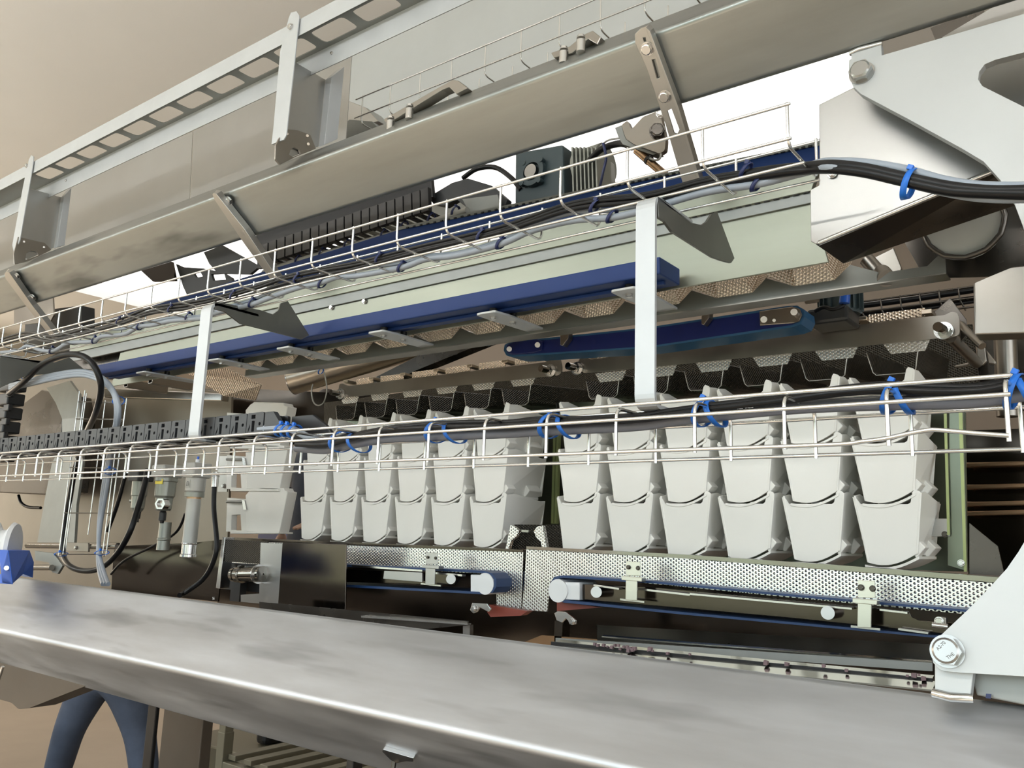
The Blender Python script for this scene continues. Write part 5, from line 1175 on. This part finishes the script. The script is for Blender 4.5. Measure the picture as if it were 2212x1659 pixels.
leg('thin black post further right, barely visible under the lower beam', 747, 762, 1655, 1.35, 'black_plastic', .03)
Ct = thing('slatted_cart', 'small khaki cart with slatted top on the floor under the beam', 'cart', tuple(PZp(600, 1640, .5)))
zc = .62
q0, q1, q2, q3 = PZp(484, 1636, zc), PZp(490, 1614, zc), PZp(760, 1655, zc), PZp(690, 1606, zc)
A0 = PZp(484, 1632, zc); ux = V(1, .0, 0)
cx0, cy0 = A0.x, A0.y; L_, W_ = 1.0, .62
for i in range(10):
    x = cx0+.05+i*(L_-.1)/9
    MB().box((x, cy0+W_/2, zc), (.045, W_, .02)).build('slat', 'cart_paint', Ct, .002)
for yy in (cy0, cy0+W_): MB().box((cx0+L_/2, yy, zc-.04), (L_, .04, .05)).build('side_rail', 'cart_paint', Ct, .003)
for xx in (cx0, cx0+L_):
    for yy in (cy0, cy0+W_): MB().box((xx, yy, .38), (.045, .045, .66 if xx > cx0 else .66)).build('leg', 'cart_paint', Ct, .003)
MB().box((cx0+L_*.5, cy0+W_/2, .30), (L_, W_, .03)).build('lower_shelf', 'cart_paint', Ct, .003)
for xx in (cx0+.03, cx0+L_-.03):
    for yy in (cy0+.03, cy0+W_-.03):
        MB().cyl((xx, yy-.015, .035), (xx, yy+.015, .035), .035, 20).build('castor', 'black_plastic', Ct, .003)
for xx in (cx0, ):
    MB().box((xx, cy0, .80), (.04, .04, .36)).build('upright', 'cart_paint', Ct, .003)
# ================================================================== people
def skin_mesh(name, nodes, edges, m, parent, root=0, sub=2):
    me = bpy.data.meshes.new(name); o0 = Vector(parent['_o'])
    me.from_pydata([Vector(n[0])-o0 for n in nodes], edges, [])
    o = bpy.data.objects.new(name, me); COL.objects.link(o); o.parent = parent; o['_o'] = list(o0)
    sk = o.modifiers.new('skin', 'SKIN'); sk.use_smooth_shade = True
    for i, n in enumerate(nodes):
        r = n[1] if isinstance(n[1], tuple) else (n[1], n[1]); me.skin_vertices[0].data[i].radius = r
        me.skin_vertices[0].data[i].use_root = (i == root)
    s = o.modifiers.new('sub', 'SUBSURF'); s.levels = sub; s.render_levels = sub
    me.materials.append(MATS[m]); return o
def person(label, base, yaw, hip, legs, arms, shoulder=1.40):
    t = thing('person', label, 'person', tuple(base))
    R = Matrix.Rotation(yaw, 3, 'Z'); B = Vector(base)
    W = lambda p: B+R @ Vector(p)
    N = [(W((0, 0, hip)), .15), (W((0, 0, hip+.18)), .145), (W((0, 0, hip+.36)), .165), (W((0, 0, shoulder)), (.13, .10)), (W((0, 0, shoulder+.09)), .055), (W((0, .0, shoulder+.16)), .055)]
    E_ = [(0, 1), (1, 2), (2, 3), (3, 4), (4, 5)]
    for s, (kn, an) in zip((-1, 1), legs):
        k = len(N); N += [(W((s*.10, 0, hip-.06)), .115), (W(kn), .078), (W((Vector(kn)*.45+Vector(an)*.55)), .07), (W(an), .055)]
        E_ += [(0, k), (k, k+1), (k+1, k+2), (k+2, k+3)]
    hands = []
    for s, (el, wr) in zip((-1, 1), arms):
        k = len(N); N += [(W((s*.19, 0, shoulder-.02)), .068), (W(el), .052), (W(wr), .040)]
        E_ += [(3, k), (k, k+1), (k+1, k+2)]; hands.append((W(wr), (W(wr)-W(el)).normalized(), s))
    body = skin_mesh('body', N, E_, 'denim', t)
    hc = W((0, .01, shoulder+.27))
    bm = MB(); n = 16
    vs = []; fs = []
    for i in range(n+1):
        for j in range(n):
            a = PI*i/n; b_ = 2*PI*j/n
            x, y, z = math.sin(a)*math.cos(b_)*.078, math.sin(a)*math.sin(b_)*.098, math.cos(a)*.118
            if z < 0: x *= 1+z*1.6; y *= 1+z*.8
            if y < 0 and abs(x) < .018 and -.03 < z < .02: y -= .014
            vs.append(hc+R @ V(x, y, z))
    for i in range(n):
        for j in range(n): fs.append((i*n+j, (i+1)*n+j, (i+1)*n+(j+1) % n, i*n+(j+1) % n))
    bm.add(vs, fs, True); hd = bm.build('head', 'skin', t)
    hb = MB(); hb.lathe(hc+V(0, 0, .02)+R @ V(0, .012, 0), (0, .15, 1), [(-.02, .094), (.02, .098), (.06, .09), (.09, .065), (.105, .001)], 24); hb.build('hair', 'hair', t)
    for sx in (-1, 1):
        MB().box(hc+R @ V(sx*.028, -.093, .01), (.018, .006, .008)).build('eye', 'print_ink', hd)
        MB().box(hc+R @ V(sx*.080, .01, -.005), (.012, .03, .05)).build('ear', 'skin', hd, .004)
    MB().box(hc+R @ V(0, -.092, -.055), (.04, .006, .008)).build('mouth', 'rust_red', hd)
    for p, d, s in hands:
        nodes = [(p, .030), (p+d*.05, (.036, .020)), (p+d*.09, (.036, .017))]; ed = [(0, 1), (1, 2)]
        side = d.cross(V(0, 1, 0)).normalized()
        for f, (off, ln) in enumerate(((-.026, .06), (-.009, .072), (.009, .068), (.026, .052))):
            k = len(nodes); nodes += [(p+d*.10+side*off, .009), (p+d*(.10+ln*.5)+side*off+V(0, .008, 0), .008), (p+d*(.10+ln)+side*off+V(0, .022, 0), .007)]; ed += [(2, k), (k, k+1), (k+1, k+2)]
        k = len(nodes); nodes += [(p+d*.045+side*.036*s, .010), (p+d*.085+side*.056*s, .009)]; ed += [(1, k), (k, k+1)]
        skin_mesh('hand', nodes, ed, 'skin', t, 0, 1)
    for (kn, an) in legs:
        c = W(an); MB().box(V(c.x, c.y-.05, B.z+.035), (.09, .25, .07)).build('shoe', 'black_plastic', t, .025)
    return t
Yq = 2.3
pc1 = P(238, 1462, Yq)
person('person in blue work trousers striding past at the bottom left, only legs visible', (pc1.x, Yq, 0), 0.25, pc1.z+.06,
       [((-.18, -.05, .48), (-.34, .02, .11)), ((.19, .05, .48), (.36, .0, .11))], [((-.26, .05, pc1.z+.32), (-.16, -.18, pc1.z+.36)), ((.26, .05, pc1.z+.32), (.16, -.18, pc1.z+.36))], shoulder=pc1.z+.56)
Yq = 3.05
ps = P(655, 985, Yq)
single('work_platform', MB().box((ps.x+.15, Yq+.05, .2), (1.1, .8, .4)), 'cart_paint', 'low grey work platform behind the machine under the person with raised arm', 'platform', bevel=.01)
sh = ps.z-.02
pe = P(640, 1040, Yq); pw = P(612, 1150, Yq)
tp = person('person in a blue work jacket glimpsed in the gap between white buckets', (ps.x-.02+.19, Yq, .4), 0.0, sh-.52-.4,
       [((-.12, -.02, .46), (-.12, .0, .1)), ((.12, -.02, .46), (.12, .0, .1))], [(tuple(pe-V(ps.x+.17, Yq, .4)), tuple(pw-V(ps.x+.17, Yq, .4))), ((.3, -.05, sh-.70), (.3, -.25, sh-.75))], shoulder=sh-.4)
ba = (pw-pe).normalized()
MB().cyl(pe-ba*.03, pe+ba*.03, .062, 24, .060).build('reflective_band', 'reflective', tp)
single('blue_crate', plate([(560, 1130), (640, 1135), (640, 1175), (555, 1172)], 3.5, .3), 'blue_deep', 'dark blue crate glimpsed behind the turned white buckets', 'crate', bevel=.005)
# ================================================================== daylight and fill
wd = bpy.data.worlds.new('world'); SC.world = wd; wd.use_nodes = True
wn_ = wd.node_tree.nodes; wl_ = wd.node_tree.links; bg = wn_['Background']
tcw = wn_.new('ShaderNodeTexCoord'); spx = wn_.new('ShaderNodeSeparateXYZ'); rmp = wn_.new('ShaderNodeValToRGB')
wl_.new(tcw.outputs['Generated'], spx.inputs[0]); mrw = wn_.new('ShaderNodeMapRange'); mrw.inputs['From Min'].default_value = -1; wl_.new(spx.outputs['Z'], mrw.inputs['Value'])
wl_.new(mrw.outputs[0], rmp.inputs[0]); wl_.new(rmp.outputs[0], bg.inputs[0]); bg.inputs[1].default_value = 8.5
e = rmp.color_ramp.elements; e[0].position = 0.0; e[0].color = (.24, .26, .20, 1); e[1].position = 1.0; e[1].color = (.74, .87, 1.0, 1)
e2 = e.new(.49); e2.color = (.27, .30, .22, 1); e3 = e.new(.56); e3.color = (.84, .93, 1.0, 1)
for xa_, xb_ in WX:
    pt = bpy.data.lights.new('window_portal', 'AREA'); pt.shape = 'RECTANGLE'; pt.size = xb_-xa_; pt.size_y = WZ1-WZ0; pt.cycles.is_portal = True
    po = bpy.data.objects.new('window_portal', pt); COL.objects.link(po); po.location = ((xa_+xb_)/2, RY0-.05, (WZ0+WZ1)/2); po.rotation_euler = (math.radians(90), 0, 0)
sl = bpy.data.lights.new('sun', 'SUN'); sl.energy = 38.0; sl.angle = .02; sl.color = (1.0, .975, .94)
so = bpy.data.objects.new('sun', sl); COL.objects.link(so); so.rotation_euler = V(-.15, .62, -.80).to_track_quat('-Z', 'Y').to_euler()
SC.view_settings.view_transform = 'Standard'; SC.view_settings.look = 'None'; SC.view_settings.gamma = 1.0; SC.view_settings.use_curve_mapping = False
SC.view_settings.exposure = -0.98
SC.cycles.use_denoising = True; SC.cycles.max_bounces = 8; SC.cycles.diffuse_bounces = 4; SC.cycles.glossy_bounces = 5
SC.cycles.sample_clamp_indirect = 6.0; SC.cycles.caustics_reflective = False; SC.cycles.caustics_refractive = False
for o in bpy.data.objects:
    if '_o' in o.keys(): del o['_o']
